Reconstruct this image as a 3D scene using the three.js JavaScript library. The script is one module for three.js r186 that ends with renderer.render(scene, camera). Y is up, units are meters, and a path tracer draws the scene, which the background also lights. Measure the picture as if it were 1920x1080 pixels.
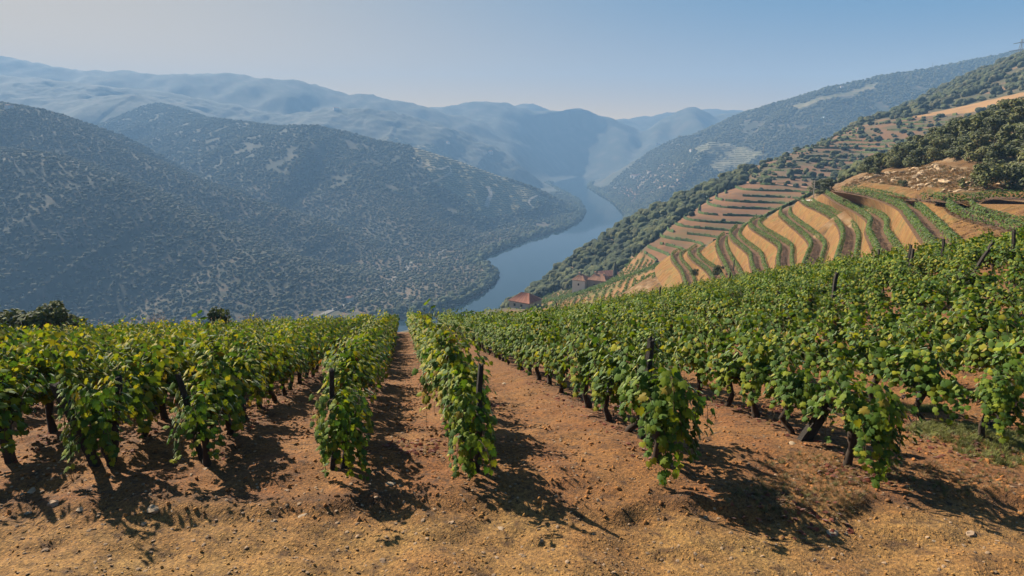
import * as THREE from 'three';
import { createNoise2D } from 'simplex-noise';

// ------------------------------------------------------------------ camera, sky, sun, exposure
const scene = new THREE.Scene();
const FOC = 1250, PITCH = 13 * Math.PI / 180, SP = Math.sin(PITCH), CP = Math.cos(PITCH);
const camera = new THREE.PerspectiveCamera(2 * Math.atan(540 / FOC) * 180 / Math.PI, 16 / 9, 0.1, 40000);
camera.position.set(0, 0, 0);
camera.lookAt(0, -SP, -CP);
const renderer = new THREE.WebGLRenderer({ antialias: true });
renderer.toneMapping = THREE.LinearToneMapping;
renderer.toneMappingExposure = 2.4;
renderer.shadowMap.enabled = true;

function rng(seed) { let a = seed >>> 0; return () => { a = (a + 0x6d2b79f5) | 0; let t = Math.imul(a ^ (a >>> 15), 1 | a); t = (t + Math.imul(t ^ (t >>> 7), 61 | t)) ^ t; return ((t ^ (t >>> 14)) >>> 0) / 4294967296; }; }
const clamp = (x, a, b) => Math.min(b, Math.max(a, x)), lerp = (a, b, t) => a + (b - a) * t;
const smooth = (a, b, x) => { const t = clamp((x - a) / (b - a), 0, 1); return t * t * (3 - 2 * t); };
const softplus = (x, k) => x / k > 30 ? x : k * Math.log(1 + Math.exp(x / k));
const mix3 = (a, b, t) => [lerp(a[0], b[0], t), lerp(a[1], b[1], t), lerp(a[2], b[2], t)];
const N1 = createNoise2D(rng(11)), N2 = createNoise2D(rng(23)), N3 = createNoise2D(rng(37));
const fbm = (n, x, y, o = 4) => { let s = 0, a = 0.5; for (let i = 0; i < o; i++) { s += a * n(x, y); a *= 0.5; x = x * 2.03 + 17.1; y = y * 2.03 + 5.3; } return s; };

const SUN = new THREE.Vector3(-0.715, 0, -0.70).normalize().multiplyScalar(Math.cos(0.585)).setY(Math.sin(0.585));
{
  const W = 1024, H = 512, data = new Float32Array(W * H * 4);
  for (let j = 0; j < H; j++) for (let i = 0; i < W; i++) {
    const el = ((j + 0.5) / H - 0.5) * Math.PI, az = ((i + 0.5) / W - 0.5) * 2 * Math.PI;
    const dir = [Math.cos(el) * Math.cos(az), Math.sin(el), Math.cos(el) * Math.sin(az)];
    const cs = clamp(dir[0] * SUN.x + dir[1] * SUN.y + dir[2] * SUN.z, -1, 1), ang = Math.acos(cs) * 180 / Math.PI;
    const e = Math.max(0, el * 180 / Math.PI);
    // clear air: pale haze near the horizon, paler and higher towards the sun; blue above
    const glow = Math.exp(-Math.pow(ang / 42, 2));
    const hz = Math.exp(-Math.pow(e / lerp(3.4, 10.0, glow), 1.15));
    const blue = mix3([0.002, 0.090, 0.20], [0.25, 0.235, 0.21], glow);
    const deep = smooth(11, 42, e), top = mix3(blue, [0.013, 0.046, 0.112], deep * (1 - 0.75 * glow));  // overhead sky kept dark to cut the fill light in shadows
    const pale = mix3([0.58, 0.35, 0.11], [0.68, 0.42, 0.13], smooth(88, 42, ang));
    const away = 1 - 0.5 * smooth(95, 150, ang), c = mix3(top, [pale[0] * away, pale[1] * away, pale[2] * away], hz), k = (j * W + i) * 4;  // horizon opposite the sun dimmed to keep the shadows deep
    const halo = 0.35 * Math.exp(-Math.pow(ang / 9, 2));
    for (let q = 0; q < 3; q++) data[k + q] = c[q] + halo;
    data[k + 3] = 1;
  }
  const t = new THREE.DataTexture(data, W, H, THREE.RGBAFormat, THREE.FloatType);
  t.mapping = THREE.EquirectangularReflectionMapping; t.magFilter = THREE.LinearFilter; t.minFilter = THREE.LinearFilter; t.needsUpdate = true;
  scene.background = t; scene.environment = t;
}
const sun = new THREE.DirectionalLight(new THREE.Color(1.0, 0.89, 0.72), 5.0);
sun.position.copy(SUN).multiplyScalar(400); sun.target.position.set(0, -10, -30);
sun.castShadow = true; sun.shadow.mapSize.set(4096, 4096);
Object.assign(sun.shadow.camera, { left: -250, right: 250, top: 250, bottom: -250, near: 1, far: 1200 });
scene.add(sun, sun.target);
scene.fog = new THREE.FogExp2(new THREE.Color(0.33, 0.60, 1.0), 0.00024);

// ------------------------------------------------------------------ helpers
const numbers = {};
function numbered(n) { const k = numbers[n] = (numbers[n] ?? -1) + 1; return k ? n + '_' + String(k).padStart(3, '0') : n; }
function tag(o, label, category, group, kind) { if (label) o.userData.label = label; if (category) o.userData.category = category; if (group) o.userData.group = group; if (kind) o.userData.kind = kind; return o; }
function shade(m) { m.castShadow = true; m.receiveShadow = true; return m; }
function add(name, geo, mat, parent = scene) { const m = shade(new THREE.Mesh(geo, mat)); m.name = parent === scene ? numbered(name) : name; parent.add(m); return m; }
function base(name, x, y, z) { const g = new THREE.Group(); g.name = numbered(name); g.position.set(x, y, z); scene.add(g); return g; }

// collects triangles with colours
class Soup {
  constructor() { this.p = []; this.c = []; this.i = []; this.n = 0; }
  v(x, y, z, c) { this.p.push(x, y, z); this.c.push(c[0], c[1], c[2]); return this.n++; }
  t(a, b, c) { this.i.push(a, b, c); }
  quad(a, b, c, d) { this.i.push(a, b, c, a, c, d); }
  geo(uvScale) {
    const g = new THREE.BufferGeometry();
    g.setAttribute('position', new THREE.BufferAttribute(new Float32Array(this.p), 3));
    g.setAttribute('color', new THREE.BufferAttribute(new Float32Array(this.c), 3));
    if (uvScale) { const u = new Float32Array(this.n * 2); for (let k = 0; k < this.n; k++) { u[2 * k] = this.p[3 * k] * uvScale; u[2 * k + 1] = this.p[3 * k + 2] * uvScale; } g.setAttribute('uv', new THREE.BufferAttribute(u, 2)); }
    g.setIndex(this.n > 65535 ? new THREE.BufferAttribute(new Uint32Array(this.i), 1) : new THREE.BufferAttribute(new Uint16Array(this.i), 1));
    g.computeVertexNormals();
    return g;
  }
}
// a tapered tube along points [[x,y,z,r],...]
function limb(s, pts, sides, col, rnd, rough = 0) {
  let prev = null;
  for (let k = 0; k < pts.length; k++) {
    const a = pts[Math.max(0, k - 1)], b = pts[Math.min(pts.length - 1, k + 1)];
    const d = new THREE.Vector3(b[0] - a[0], b[1] - a[1], b[2] - a[2]).normalize();
    const u = new THREE.Vector3(Math.abs(d.y) > 0.9 ? 1 : 0, Math.abs(d.y) > 0.9 ? 0 : 1, 0).cross(d).normalize(), w = d.clone().cross(u);
    const ring = [];
    for (let j = 0; j < sides; j++) {
      const an = j / sides * 2 * Math.PI, r = pts[k][3] * (1 + (rnd ? (rnd() - 0.5) * rough : 0));
      const cx = Math.cos(an) * r, cy = Math.sin(an) * r, cc = rnd ? 0.8 + 0.4 * rnd() : 1;
      ring.push(s.v(pts[k][0] + u.x * cx + w.x * cy, pts[k][1] + u.y * cx + w.y * cy, pts[k][2] + u.z * cx + w.z * cy, [col[0] * cc, col[1] * cc, col[2] * cc]));
    }
    if (prev) for (let j = 0; j < sides; j++) s.quad(prev[j], prev[(j + 1) % sides], ring[(j + 1) % sides], ring[j]);
    else for (let j = 1; j < sides - 1; j++) s.t(ring[0], ring[j + 1], ring[j]);
    prev = ring;
  }
  for (let j = 1; j < sides - 1; j++) s.t(prev[0], prev[j], prev[j + 1]);
}
// a convex-ish lump: displaced icosahedron
function lump(s, cx, cy, cz, rx, ry, rz, detail, rough, colf, rnd) {
  const g = new THREE.IcosahedronGeometry(1, detail), p = g.attributes.position, map = new Map(), o = [rnd() * 50, rnd() * 50];
  for (let k = 0; k < p.count; k += 3) {
    const id = [];
    for (let q = 0; q < 3; q++) {
      const x = p.getX(k + q), y = p.getY(k + q), z = p.getZ(k + q), key = x.toFixed(3) + y.toFixed(3) + z.toFixed(3);
      if (!map.has(key)) { const r = 1 + rough * (N1(x * 1.7 + o[0], z * 1.7 + y * 1.3 + o[1]) + 0.6 * (rnd() - 0.5)); map.set(key, s.v(cx + x * rx * r, cy + y * ry * r, cz + z * rz * r, colf(x, y, z, r))); }
      id.push(map.get(key));
    }
    s.t(id[0], id[1], id[2]);
  }
}
const mat = (o) => new THREE.MeshStandardMaterial({ vertexColors: true, roughness: 0.95, ...o });
const ray = (u, v) => { const x = (u - 960) / FOC, y = (v - 540) / FOC; return [x, -SP - y * CP, -CP + y * SP]; };
// a surveyed point: bearing (u, v) and distance d ahead of the viewpoint
const survey = (u, v, d) => { const r = ray(u, v), t = d / -r[2]; return [r[0] * t, r[1] * t, r[2] * t]; };
const surveyAt = (u, v, h) => { const r = ray(u, v), t = h / r[1]; return [r[0] * t, h, r[2] * t]; };
// ------------------------------------------------------------------ the lie of the land
const WATER = -240;
function nearG(x, d) {          // the foreground vineyard: a track, then a slope of 1 in 4 that climbs to the right
  const b = 4.2 + 0.26 * softplus(d - 8.3, 0.5);
  const rightUp = 0.190 * softplus(x - 2.5, 1.5) * smooth(7.5, 24, d);
  const leftDown = 0.035 * softplus(-x - 3, 1.5) * smooth(9, 20, d);
  return -b + rightUp - leftDown;
}
const ENDS = [[-1.2, 36], [-0.77, 38], [-0.5, 42], [-0.18, 50], [0, 58], [0.15, 70], [0.28, 70], [0.45, 54], [0.6, 43], [0.77, 37], [1.3, 34]];
function dEnd(a) { for (let k = 1; k < ENDS.length; k++) if (a < ENDS[k][0]) return lerp(ENDS[k - 1][1], ENDS[k][1], clamp((a - ENDS[k - 1][0]) / (ENDS[k][0] - ENDS[k - 1][0]), 0, 1)); return 34; }

// terrace contours of the near spur: height, then bearings
const TERR = [
  [-37, [[1290, 560], [1278, 512], [1262, 490], [1262, 478], [1285, 468]]],
  [-34, [[1345, 545], [1327, 511], [1299, 488], [1292, 474], [1308, 462]]],
  [-31, [[1380, 545], [1361, 502], [1347, 472], [1346, 452], [1360, 438]]],
  [-28, [[1428, 545], [1410, 500], [1405, 479], [1376, 453], [1369, 440], [1384, 424]]],
  [-25, [[1462, 540], [1459, 488], [1461, 465], [1438, 448], [1411, 430], [1406, 420], [1424, 408]]],
  [-22, [[1490, 540], [1513, 484], [1520, 460], [1503, 440], [1480, 421], [1463, 404], [1466, 392]]],
  [-18.5, [[1555, 535], [1572, 479], [1580, 440], [1565, 415], [1538, 398], [1512, 386], [1500, 376]]],
  [-15.2, [[1660, 520], [1640, 465], [1628, 437], [1630, 416], [1606, 398], [1575, 382], [1545, 363]]],
  [-12, [[1775, 500], [1735, 453], [1706, 413], [1686, 391], [1640, 372], [1600, 363], [1560, 357]]],
  [-10.6, [[2010, 470], [1908, 437], [1850, 422], [1797, 405], [1765, 383], [1725, 376], [1698, 374]]],
  [-9.8, [[2010, 372], [1920, 374], [1880, 371], [1850, 373], [1806, 380], [1775, 378], [1745, 373]]],
];
const terrPts = TERR.map(([h, uv]) => { const c = new THREE.CatmullRomCurve3(uv.map(([u, v, hh]) => new THREE.Vector3(...surveyAt(u, v, hh ?? h))), false, 'centripetal'); return c.getSpacedPoints(70); });

// thin-plate surface through surveyed points of our own bank
const CTRL = [];
const S = (u, v, d, drop = 0) => { const p = survey(u, v, d); CTRL.push([p[0], -p[2], p[1] - drop]); };
for (const [a] of ENDS) for (const f of [0.3, 0.62, 0.9, 1.0]) { const d = dEnd(a) * f; CTRL.push([a * d, d, nearG(a * d, d)]); }
for (const [x, d, h] of [[0, 0, -4], [-40, 0, -5], [60, 0, 6], [0, -60, 2], [-120, -30, -8], [140, -40, 30], [400, -60, 70], [-400, 0, -40], [110, 30, 6], [160, 60, 11], [260, 60, 30]]) CTRL.push([x, d, h]);
terrPts.forEach((p, k) => { for (const q of [2, 12, 20, 28, 36, 44, 52, 60, 69]) CTRL.push([p[q].x, -p[q].z, p[q].y - (k > 8 ? 1.6 : 3.2)]); });
// below the brow, out of sight down to the river
for (const a of [-1.1, -0.7, -0.4, -0.15]) { CTRL.push([a * 120, 120, -46], [a * 260, 260, -92], [a * 480, 480, -156], [a * 800, 800, -241]); }
for (const a of [0.0, 0.06]) CTRL.push([a * 130, 130, -42], [a * 260, 260, -82]);
S(860, 606, 500); S(850, 600, 820, 10); S(930, 585, 420); S(985, 578, 300); S(940, 578, 290); S(1050, 562, 330); S(1110, 540, 390); S(1153, 524, 395); S(1200, 512, 330); S(1240, 508, 230); S(1010, 560, 440);
S(1180, 520, 300); S(1180, 500, 420);
// wood spur and the ridge line above it
for (const [u, v, d] of [[1010, 552, 500], [1060, 497, 525], [1130, 450, 545], [1200, 408, 560], [1290, 370, 560], [1380, 341, 525], [1430, 305, 570], [1500, 278, 610], [1600, 237, 680], [1640, 224, 720]]) { S(u, v, d); const p = survey(u, v, d); CTRL.push([p[0] * 0.98, d + 130, p[1] - 75], [p[0] * 0.97, d + 380, Math.max(-241, p[1] - 190)]); }
S(1150, 488, 480); S(1100, 520, 460); S(1250, 418, 500);
// red-soil terraces: pairs of points on the same contour
for (const [h, uv] of [[-64.8, [[1213, 456], [1250, 468]]], [-61, [[1235, 440], [1292, 454]]], [-53.3, [[1269, 412], [1330, 424], [1420, 436]]], [-47.8, [[1320, 392], [1440, 401]]], [-44, [[1352, 379], [1468, 386]]], [-39, [[1370, 362], [1500, 368]]], [-36, [[1400, 350], [1512, 355]]]]) for (const [u, v] of uv) { const p = surveyAt(u, v, h); CTRL.push([p[0], -p[2], h]); }
S(1420, 330, 500); S(1450, 312, 540); S(1500, 300, 560); S(1560, 330, 500); S(1600, 290, 580); S(1700, 230, 600); S(1780, 205, 640); S(1920, 165, 600); S(2100, 110, 560);
S(1700, 330, 170); S(1620, 330, 192); S(1900, 300, 134); S(1900, 250, 150); S(1800, 275, 165); S(1850, 352, 117); S(1950, 352, 117); S(1950, 398, 88, 1.6); S(2000, 420, 72, 1.8); S(2060, 395, 84, 1.5); S(1700, 350, 140); S(1600, 338, 178); S(2100, 318, 132);
S(1920, 205, 320); S(1750, 255, 340); S(1650, 300, 320);
for (const [u, v, d] of [[1640, 225, 1000], [1740, 168, 1000], [1850, 128, 1000], [1920, 104, 1000], [2100, 55, 1000]]) { S(u, v, d, 9); const p = survey(u, v, d); CTRL.push([p[0], d + 250, p[1] - 90]); }
const TPS = (() => {
  const P = CTRL.filter((p, i) => !CTRL.some((q, j) => j < i && Math.hypot(p[0] - q[0], p[1] - q[1]) < 1.0)), n = P.length, m = n + 3, A = Array.from({ length: m }, () => new Float64Array(m + 1));
  const sc = 100, U = (r2) => r2 > 1e-12 ? 0.5 * r2 * Math.log(r2) : 0;
  for (let i = 0; i < n; i++) {
    for (let j = 0; j < n; j++) A[i][j] = U(((P[i][0] - P[j][0]) ** 2 + (P[i][1] - P[j][1]) ** 2) / sc / sc);
    const r = Math.hypot(P[i][0], P[i][1]); A[i][i] += 0.00004 * Math.max(0, r - 60);
    A[i][n] = A[n][i] = 1; A[i][n + 1] = A[n + 1][i] = P[i][0] / sc; A[i][n + 2] = A[n + 2][i] = P[i][1] / sc; A[i][m] = P[i][2];
  }
  for (let c = 0; c < m; c++) {
    let b = c; for (let r = c + 1; r < m; r++) if (Math.abs(A[r][c]) > Math.abs(A[b][c])) b = r;
    [A[c], A[b]] = [A[b], A[c]];
    for (let r = c + 1; r < m; r++) { const f = A[r][c] / A[c][c]; if (f) for (let k = c; k <= m; k++) A[r][k] -= f * A[c][k]; }
  }
  const w = new Float64Array(m);
  for (let r = m - 1; r >= 0; r--) { let s = A[r][m]; for (let k = r + 1; k < m; k++) s -= A[r][k] * w[k]; w[r] = s / A[r][r]; }
  return (x, d) => { let s = w[n] + w[n + 1] * x / sc + w[n + 2] * d / sc; for (let i = 0; i < n; i++) { const dx = (x - P[i][0]) / sc, dy = (d - P[i][1]) / sc, r2 = dx * dx + dy * dy; if (r2 > 1e-12) s += w[i] * 0.5 * r2 * Math.log(r2); } return s; };
})();
const nearMask = (x, d) => { if (d < 3) return 1; const e = dEnd(x / Math.max(d, 3)); return 1 - smooth(e * 0.98, e * 0.98 + 14, d); };
function ourBank(x, z) {
  const d = -z, m = d < 100 && x > -140 && x < 90 ? nearMask(x, d) * smooth(90, 60, x) * smooth(-140, -90, x) * smooth(-25, -8, d) : 0;
  const near = m > 0 ? nearG(x, Math.max(d, 2)) : 0;
  return m >= 1 ? near : lerp(TPS(x, d), near, m);
}

// river banks (bearings on the water)
const RIV_L = [[300, 640], [560, 625], [700, 606], [810, 592], [860, 572], [905, 550], [928, 530], [935, 516], [922, 500], [898, 492], [905, 484], [945, 468], [1000, 446], [1058, 430], [1090, 412], [1098, 396], [1086, 376], [1052, 357], [1030, 346], [1052, 337], [1085, 331]].map(([u, v]) => surveyAt(u, v, WATER));
const RIV_R = [[300, 672], [560, 655], [720, 640], [880, 625], [960, 600], [1010, 560], [1040, 532], [1080, 490], [1132, 452], [1173, 410], [1166, 396], [1146, 377], [1118, 361], [1101, 350], [1108, 340], [1130, 334]].map(([u, v]) => surveyAt(u, v, WATER));
const RIVER = [...RIV_L, ...RIV_R.slice().reverse()].map((p) => [p[0], p[2]]);
function riverDist(x, z) { // negative in the water
  let best = 1e18, inside = false;
  for (let i = 0, j = RIVER.length - 1; i < RIVER.length; j = i++) {
    const [ax, az] = RIVER[j], [bx, bz] = RIVER[i], ex = bx - ax, ez = bz - az, t = clamp(((x - ax) * ex + (z - az) * ez) / (ex * ex + ez * ez), 0, 1), dx = x - ax - ex * t, dz = z - az - ez * t;
    best = Math.min(best, dx * dx + dz * dz);
    if ((az > z) !== (bz > z) && x < ax + (z - az) / (bz - az) * (bx - ax)) inside = !inside;
  }
  return inside ? -Math.sqrt(best) : Math.sqrt(best);
}
// ridge lines: slope, roundness, gully size, crest points (bearing and distance)
const RIDGES = [
  [0.40, 60, 26, [[-500, 150, 1700], [-200, 165, 1520], [0, 194, 1450], [60, 205, 1430], [130, 242, 1400], [250, 294, 1380], [380, 347, 1350], [480, 380, 1340], [560, 408, 1320], [640, 440, 1290], [700, 472, 1250], [780, 522, 1140]]],
  [0.42, 50, 18, [[-400, 235, 1200], [-150, 258, 1150], [0, 280, 1150], [70, 287, 1120], [200, 337, 1080], [330, 402, 1050], [450, 470, 1000]]],
  [0.42, 50, 22, [[300, 195, 2700], [380, 222, 2400], [430, 226, 2250], [520, 238, 2080], [590, 236, 2000], [640, 249, 2000], [700, 263, 2000], [780, 277, 2000], [860, 302, 2030], [930, 328, 2060], [1000, 352, 2080], [1060, 380, 2090], [1090, 398, 2100]]],
  [0.40, 60, 18, [[640, 249, 2000], [690, 330, 1700], [760, 400, 1500], [830, 460, 1350], [890, 505, 1220]]],
  [0.42, 80, 40, [[-300, 150, 3400], [-100, 172, 3300], [60, 196, 3200], [160, 188, 3200], [215, 178, 3200], [265, 180, 3200], [330, 196, 3150], [390, 217, 3100], [470, 245, 3100], [560, 290, 3050]]],
  [0.42, 80, 40, [[430, 232, 3700], [560, 214, 3600], [640, 205, 3500], [690, 203, 3500], [760, 216, 3500], [860, 246, 3450], [930, 277, 3400], [990, 308, 3330], [1030, 335, 3280]]],
  [0.45, 70, 45, [[640, 215, 5500], [760, 205, 5400], [830, 201, 5300], [880, 191, 5300], [940, 191, 5250], [995, 206, 5250], [1040, 210, 5200], [1085, 205, 5200], [1130, 218, 5150], [1180, 237, 5100], [1240, 263, 5050], [1300, 300, 5000]]],
  [0.45, 80, 50, [[-300, 103, 4750], [0, 106, 4700], [60, 118, 4700], [160, 133, 4650], [230, 133, 4600], [300, 142, 4600], [400, 139, 4550], [440, 140, 4550], [500, 149, 4500], [545, 150, 4500], [600, 162, 4500], [650, 178, 4450], [700, 180, 4450], [760, 193, 4400], [850, 215, 4400]]],
  [0.40, 80, 50, [[-300, 140, 3800], [-100, 138, 3800], [60, 147, 3750], [180, 160, 3700], [280, 170, 3700], [400, 190, 3650], [520, 215, 3600]]],
  // right bank beyond our ridge
  [0.46, 70, 34, [[1310, 252, 2900], [1400, 213, 2700], [1480, 189, 2500], [1560, 164, 2400], [1650, 144, 2400], [1750, 129, 2400], [1850, 109, 2500], [2000, 78, 2600], [2400, 20, 2700]]],
  [0.50, 40, 16, [[1450, 250, 2520], [1380, 250, 2600], [1310, 253, 2700], [1230, 265, 2800], [1180, 291, 2900], [1145, 315, 3000], [1110, 344, 3150]]],
  [0.46, 50, 14, [[1480, 250, 2350], [1400, 268, 2280], [1310, 270, 2240], [1262, 300, 2160], [1215, 335, 2080], [1180, 372, 2010]]],
  [0.45, 50, 36, [[1120, 285, 5200], [1200, 250, 5100], [1245, 224, 5000], [1275, 205, 5000], [1292, 199, 5000], [1312, 206, 5000], [1340, 217, 5000], [1380, 213, 5000], [1430, 212, 5000], [1600, 210, 5000]]],
  [0.5, 80, 40, [[1000, 235, 6200], [1150, 226, 6200], [1240, 215, 6200], [1300, 206, 6200], [1345, 205, 6200], [1400, 210, 6200], [1600, 200, 6200]]],
  [0.5, 80, 40, [[940, 200, 6000], [975, 196, 6000], [1000, 196, 6000], [1020, 202, 6000], [1060, 216, 6000]]],
].map(([slope, round, gully, pts]) => ({ slope, round, gully, pts: pts.map(([u, v, d]) => survey(u, v, d > 2800 ? 2800 + (d - 2800) * 0.65 : d)) }));
function tents(x, z) {
  let best = WATER - 40, second = 0;
  for (const r of RIDGES) {
    let bd = 1e18, bh = 0, bs = 0, run = 0;
    for (let k = 1; k < r.pts.length; k++) {
      const a = r.pts[k - 1], b = r.pts[k], ex = b[0] - a[0], ez = b[2] - a[2], L2 = ex * ex + ez * ez, t = clamp(((x - a[0]) * ex + (z - a[2]) * ez) / L2, 0, 1), dx = x - a[0] - ex * t, dz = z - a[2] - ez * t, d2 = dx * dx + dz * dz, L = Math.sqrt(L2);
      if (d2 < bd) { bd = d2; bh = lerp(a[1], b[1], t); bs = run + t * L; }
      run += L;
    }
    const D = Math.sqrt(bd), rr = Math.sqrt(bd + r.round * r.round) - r.round;
    if (bh - rr * r.slope < WATER - 60) continue;
    const g = r.gully * smooth(0, r.round * 5, D) * (0.75 * N1(bs / (r.gully * 11), D / 1500 + r.slope * 9) + 0.45 * N2(bs / (r.gully * 4.4), D / 500));
    const h = bh - rr * r.slope + g;
    const k = 18, q = clamp(0.5 + 0.5 * (h - best) / k, 0, 1); best = lerp(best, h, q) + k * q * (1 - q) * 0.5;
  }
  return best;
}
function hills(x, z) {
  const d = -z, rd = d > 500 && d < 5200 ? riverDist(x, z) : 400;
  let h = tents(x, z);
  if (d > 2650) h += smooth(2650, 3200, d) * (16 * fbm(N3, x / 190, z / 190, 4) + 7 * Math.abs(fbm(N1, x / 95, z / 95, 3)));
  h = Math.max(h, WATER + 6 + 5 * N1(x / 140, z / 140));
  const r = Math.hypot(x, z);
  // which bank: ours lies right of and nearer than the river
  if (r < 1500) {
    let ours = true;
    if (d > 300) { const lx = bankX(d); ours = x > lx; }
    if (ours) h = Math.max(d > 500 ? h : -400, ourBank(x, z) - Math.max(0, r - 1150) * 0.55);
  }
  if (rd < 400) { const cap = rd < 0 ? WATER - Math.min(12, 2 - rd * 0.3) : WATER + 0.3 + rd * 0.32 + Math.max(0, rd - 60) * 0.5; if (h > cap) h = cap; }
  return h;
}
// middle of the river at distance d
function bankX(d) {
  if (d < 870) return d < 640 ? -1e9 : -260;
  let l = null;
  for (let k = 1; k < RIV_R.length; k++) { const a = RIV_R[k - 1], b = RIV_R[k]; if (-a[2] <= d && -b[2] >= d) l = lerp(a[0], b[0], (d + a[2]) / (a[2] - b[2] || 1)); }
  return l === null ? 200 : l - 30;
}
// raymarch a bearing to the ground
function hit(u, v, from = 200) {
  const r = ray(u, v);
  for (let d = from, pd = from; d < 15000; pd = d, d *= 1.006) { const t = d / -r[2]; if (r[1] * t < hills(r[0] * t, r[2] * t)) { let lo = pd, hi = d; for (let k = 0; k < 12; k++) { const m = (lo + hi) / 2, q = m / -r[2]; if (r[1] * q < hills(r[0] * q, r[2] * q)) hi = m; else lo = m; } const q = hi / -r[2]; return [r[0] * q, r[1] * q, r[2] * q]; } }
  return null;
}
const inPoly = (P, x, z) => { let c = false; for (let i = 0, j = P.length - 1; i < P.length; j = i++) if ((P[i][1] > z) !== (P[j][1] > z) && x < P[j][0] + (z - P[j][1]) / (P[i][1] - P[j][1]) * (P[i][0] - P[j][0])) c = !c; return c; };
const zone = (uv, from) => { const P = uv.map(([u, v]) => hit(u, v, from)).filter(Boolean).map((p) => [p[0], p[2]]); const xs = P.map((p) => p[0]), zs = P.map((p) => p[1]); const b = [Math.min(...xs), Math.max(...xs), Math.min(...zs), Math.max(...zs)]; return { P, b, has: (x, z) => x > b[0] && x < b[1] && z > b[2] && z < b[3] && inPoly(P, x, z) }; };
// ------------------------------------------------------------------ land sheets
const axis = (a, b, step) => { const n = Math.max(1, Math.round(Math.abs(b - a) / step)), o = []; for (let i = 0; i <= n; i++) o.push(a + (b - a) * i / n); return o; };
function sheet(name, xs, zs, hf, cf, material, uvScale) {
  const nx = xs.length, nz = zs.length, p = new Float32Array(nx * nz * 3), c = new Float32Array(nx * nz * 3), uv = uvScale ? new Float32Array(nx * nz * 2) : null, idx = new Uint32Array((nx - 1) * (nz - 1) * 6);
  for (let j = 0, k = 0; j < nz; j++) for (let i = 0; i < nx; i++, k++) { p[3 * k] = xs[i]; p[3 * k + 1] = hf(xs[i], zs[j]); p[3 * k + 2] = zs[j]; if (uv) { uv[2 * k] = xs[i] * uvScale; uv[2 * k + 1] = zs[j] * uvScale; } }
  for (let j = 0, k = 0; j < nz; j++) for (let i = 0; i < nx; i++, k++) {
    const i0 = Math.max(0, i - 1), i1 = Math.min(nx - 1, i + 1), j0 = Math.max(0, j - 1), j1 = Math.min(nz - 1, j + 1);
    const gx = (p[3 * (j * nx + i1) + 1] - p[3 * (j * nx + i0) + 1]) / (xs[i1] - xs[i0]), gz = (p[3 * (j1 * nx + i) + 1] - p[3 * (j0 * nx + i) + 1]) / (zs[j1] - zs[j0]);
    const q = cf(xs[i], p[3 * k + 1], zs[j], Math.hypot(gx, gz)); c[3 * k] = q[0]; c[3 * k + 1] = q[1]; c[3 * k + 2] = q[2];
  }
  for (let j = 0, k = 0; j < nz - 1; j++) for (let i = 0; i < nx - 1; i++) { const a = j * nx + i, b = a + 1, d = a + nx, e = d + 1; idx.set([a, b, d, b, e, d], k); k += 6; }
  const g = new THREE.BufferGeometry();
  g.setAttribute('position', new THREE.BufferAttribute(p, 3)); g.setAttribute('color', new THREE.BufferAttribute(c, 3)); if (uv) g.setAttribute('uv', new THREE.BufferAttribute(uv, 2));
  g.setIndex(new THREE.BufferAttribute(idx, 1));
  // zs runs away from the viewer: wind upwards
  g.computeVertexNormals();
  const m = add(name, g, material); m.userData.kind = 'structure'; return m;
}
const inside = (b, x, z, e) => smooth(0, e, Math.min(x - b[0], b[1] - x, z - b[2], b[3] - z));
const B1 = [-110, 190, -230, 12], B2 = [-500, 1250, -1180, 40], B3 = [-2300, 1500, -3300, -650];
const landMat = mat({ roughness: 1 });
const SCRUB = [0.040, 0.050, 0.022], DRY = [0.17, 0.115, 0.055], EARTH = [0.20, 0.125, 0.07], SOIL = [0.19, 0.085, 0.028], GOLD = [0.30, 0.175, 0.065];
// plots on the far slopes, each laid out on the ground where it lies
const Z_VINE_L2 = zone([[703, 263], [772, 268], [845, 292], [951, 338], [1028, 372], [1000, 392], [906, 402], [870, 375], [813, 343], [788, 302]], 900);
const Z_PALE_F = zone([[1313, 273], [1391, 276], [1436, 292], [1373, 313], [1311, 331], [1262, 322], [1282, 300]], 900);
const Z_ROCK_F = zone([[1182, 331], [1262, 298], [1280, 320], [1307, 335], [1262, 358], [1200, 366]], 900);
const Z_PLOT_F = zone([[1150, 354], [1173, 349], [1195, 358], [1204, 374], [1174, 384], [1164, 369]], 900);
const Z_TOP_F = zone([[1480, 200], [1530, 186], [1610, 166], [1650, 152], [1640, 166], [1560, 184], [1500, 204]], 900);
const Z_B = zone([[1206, 470], [1240, 440], [1262, 420], [1330, 372], [1390, 347], [1530, 356], [1520, 372], [1400, 425], [1290, 470], [1250, 492]], 240);
const Z_SCRUB = zone([[1395, 345], [1430, 304], [1500, 278], [1600, 240], [1700, 222], [1800, 215], [1760, 250], [1660, 290], [1620, 330], [1560, 352], [1530, 354]], 230);
const Z_GOLD = zone([[1690, 224], [1780, 204], [1860, 186], [1935, 170], [1935, 192], [1840, 208], [1740, 218]], 230);
const Z_KNOLL = zone([[1000, 566], [1030, 552], [1085, 541], [1160, 514], [1180, 484], [1225, 492], [1290, 500], [1240, 530], [1120, 564], [1060, 578], [985, 588]], 130);
const R_F = [new THREE.Vector3(...survey(1310, 270, 2240)), 700];
const SCRUB2 = [0.030, 0.040, 0.018];
const bankAt = (x, z) => -z < 1900 && -z > 150 && x > bankX(-z) && Math.hypot(x, z) < 1500;
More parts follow.
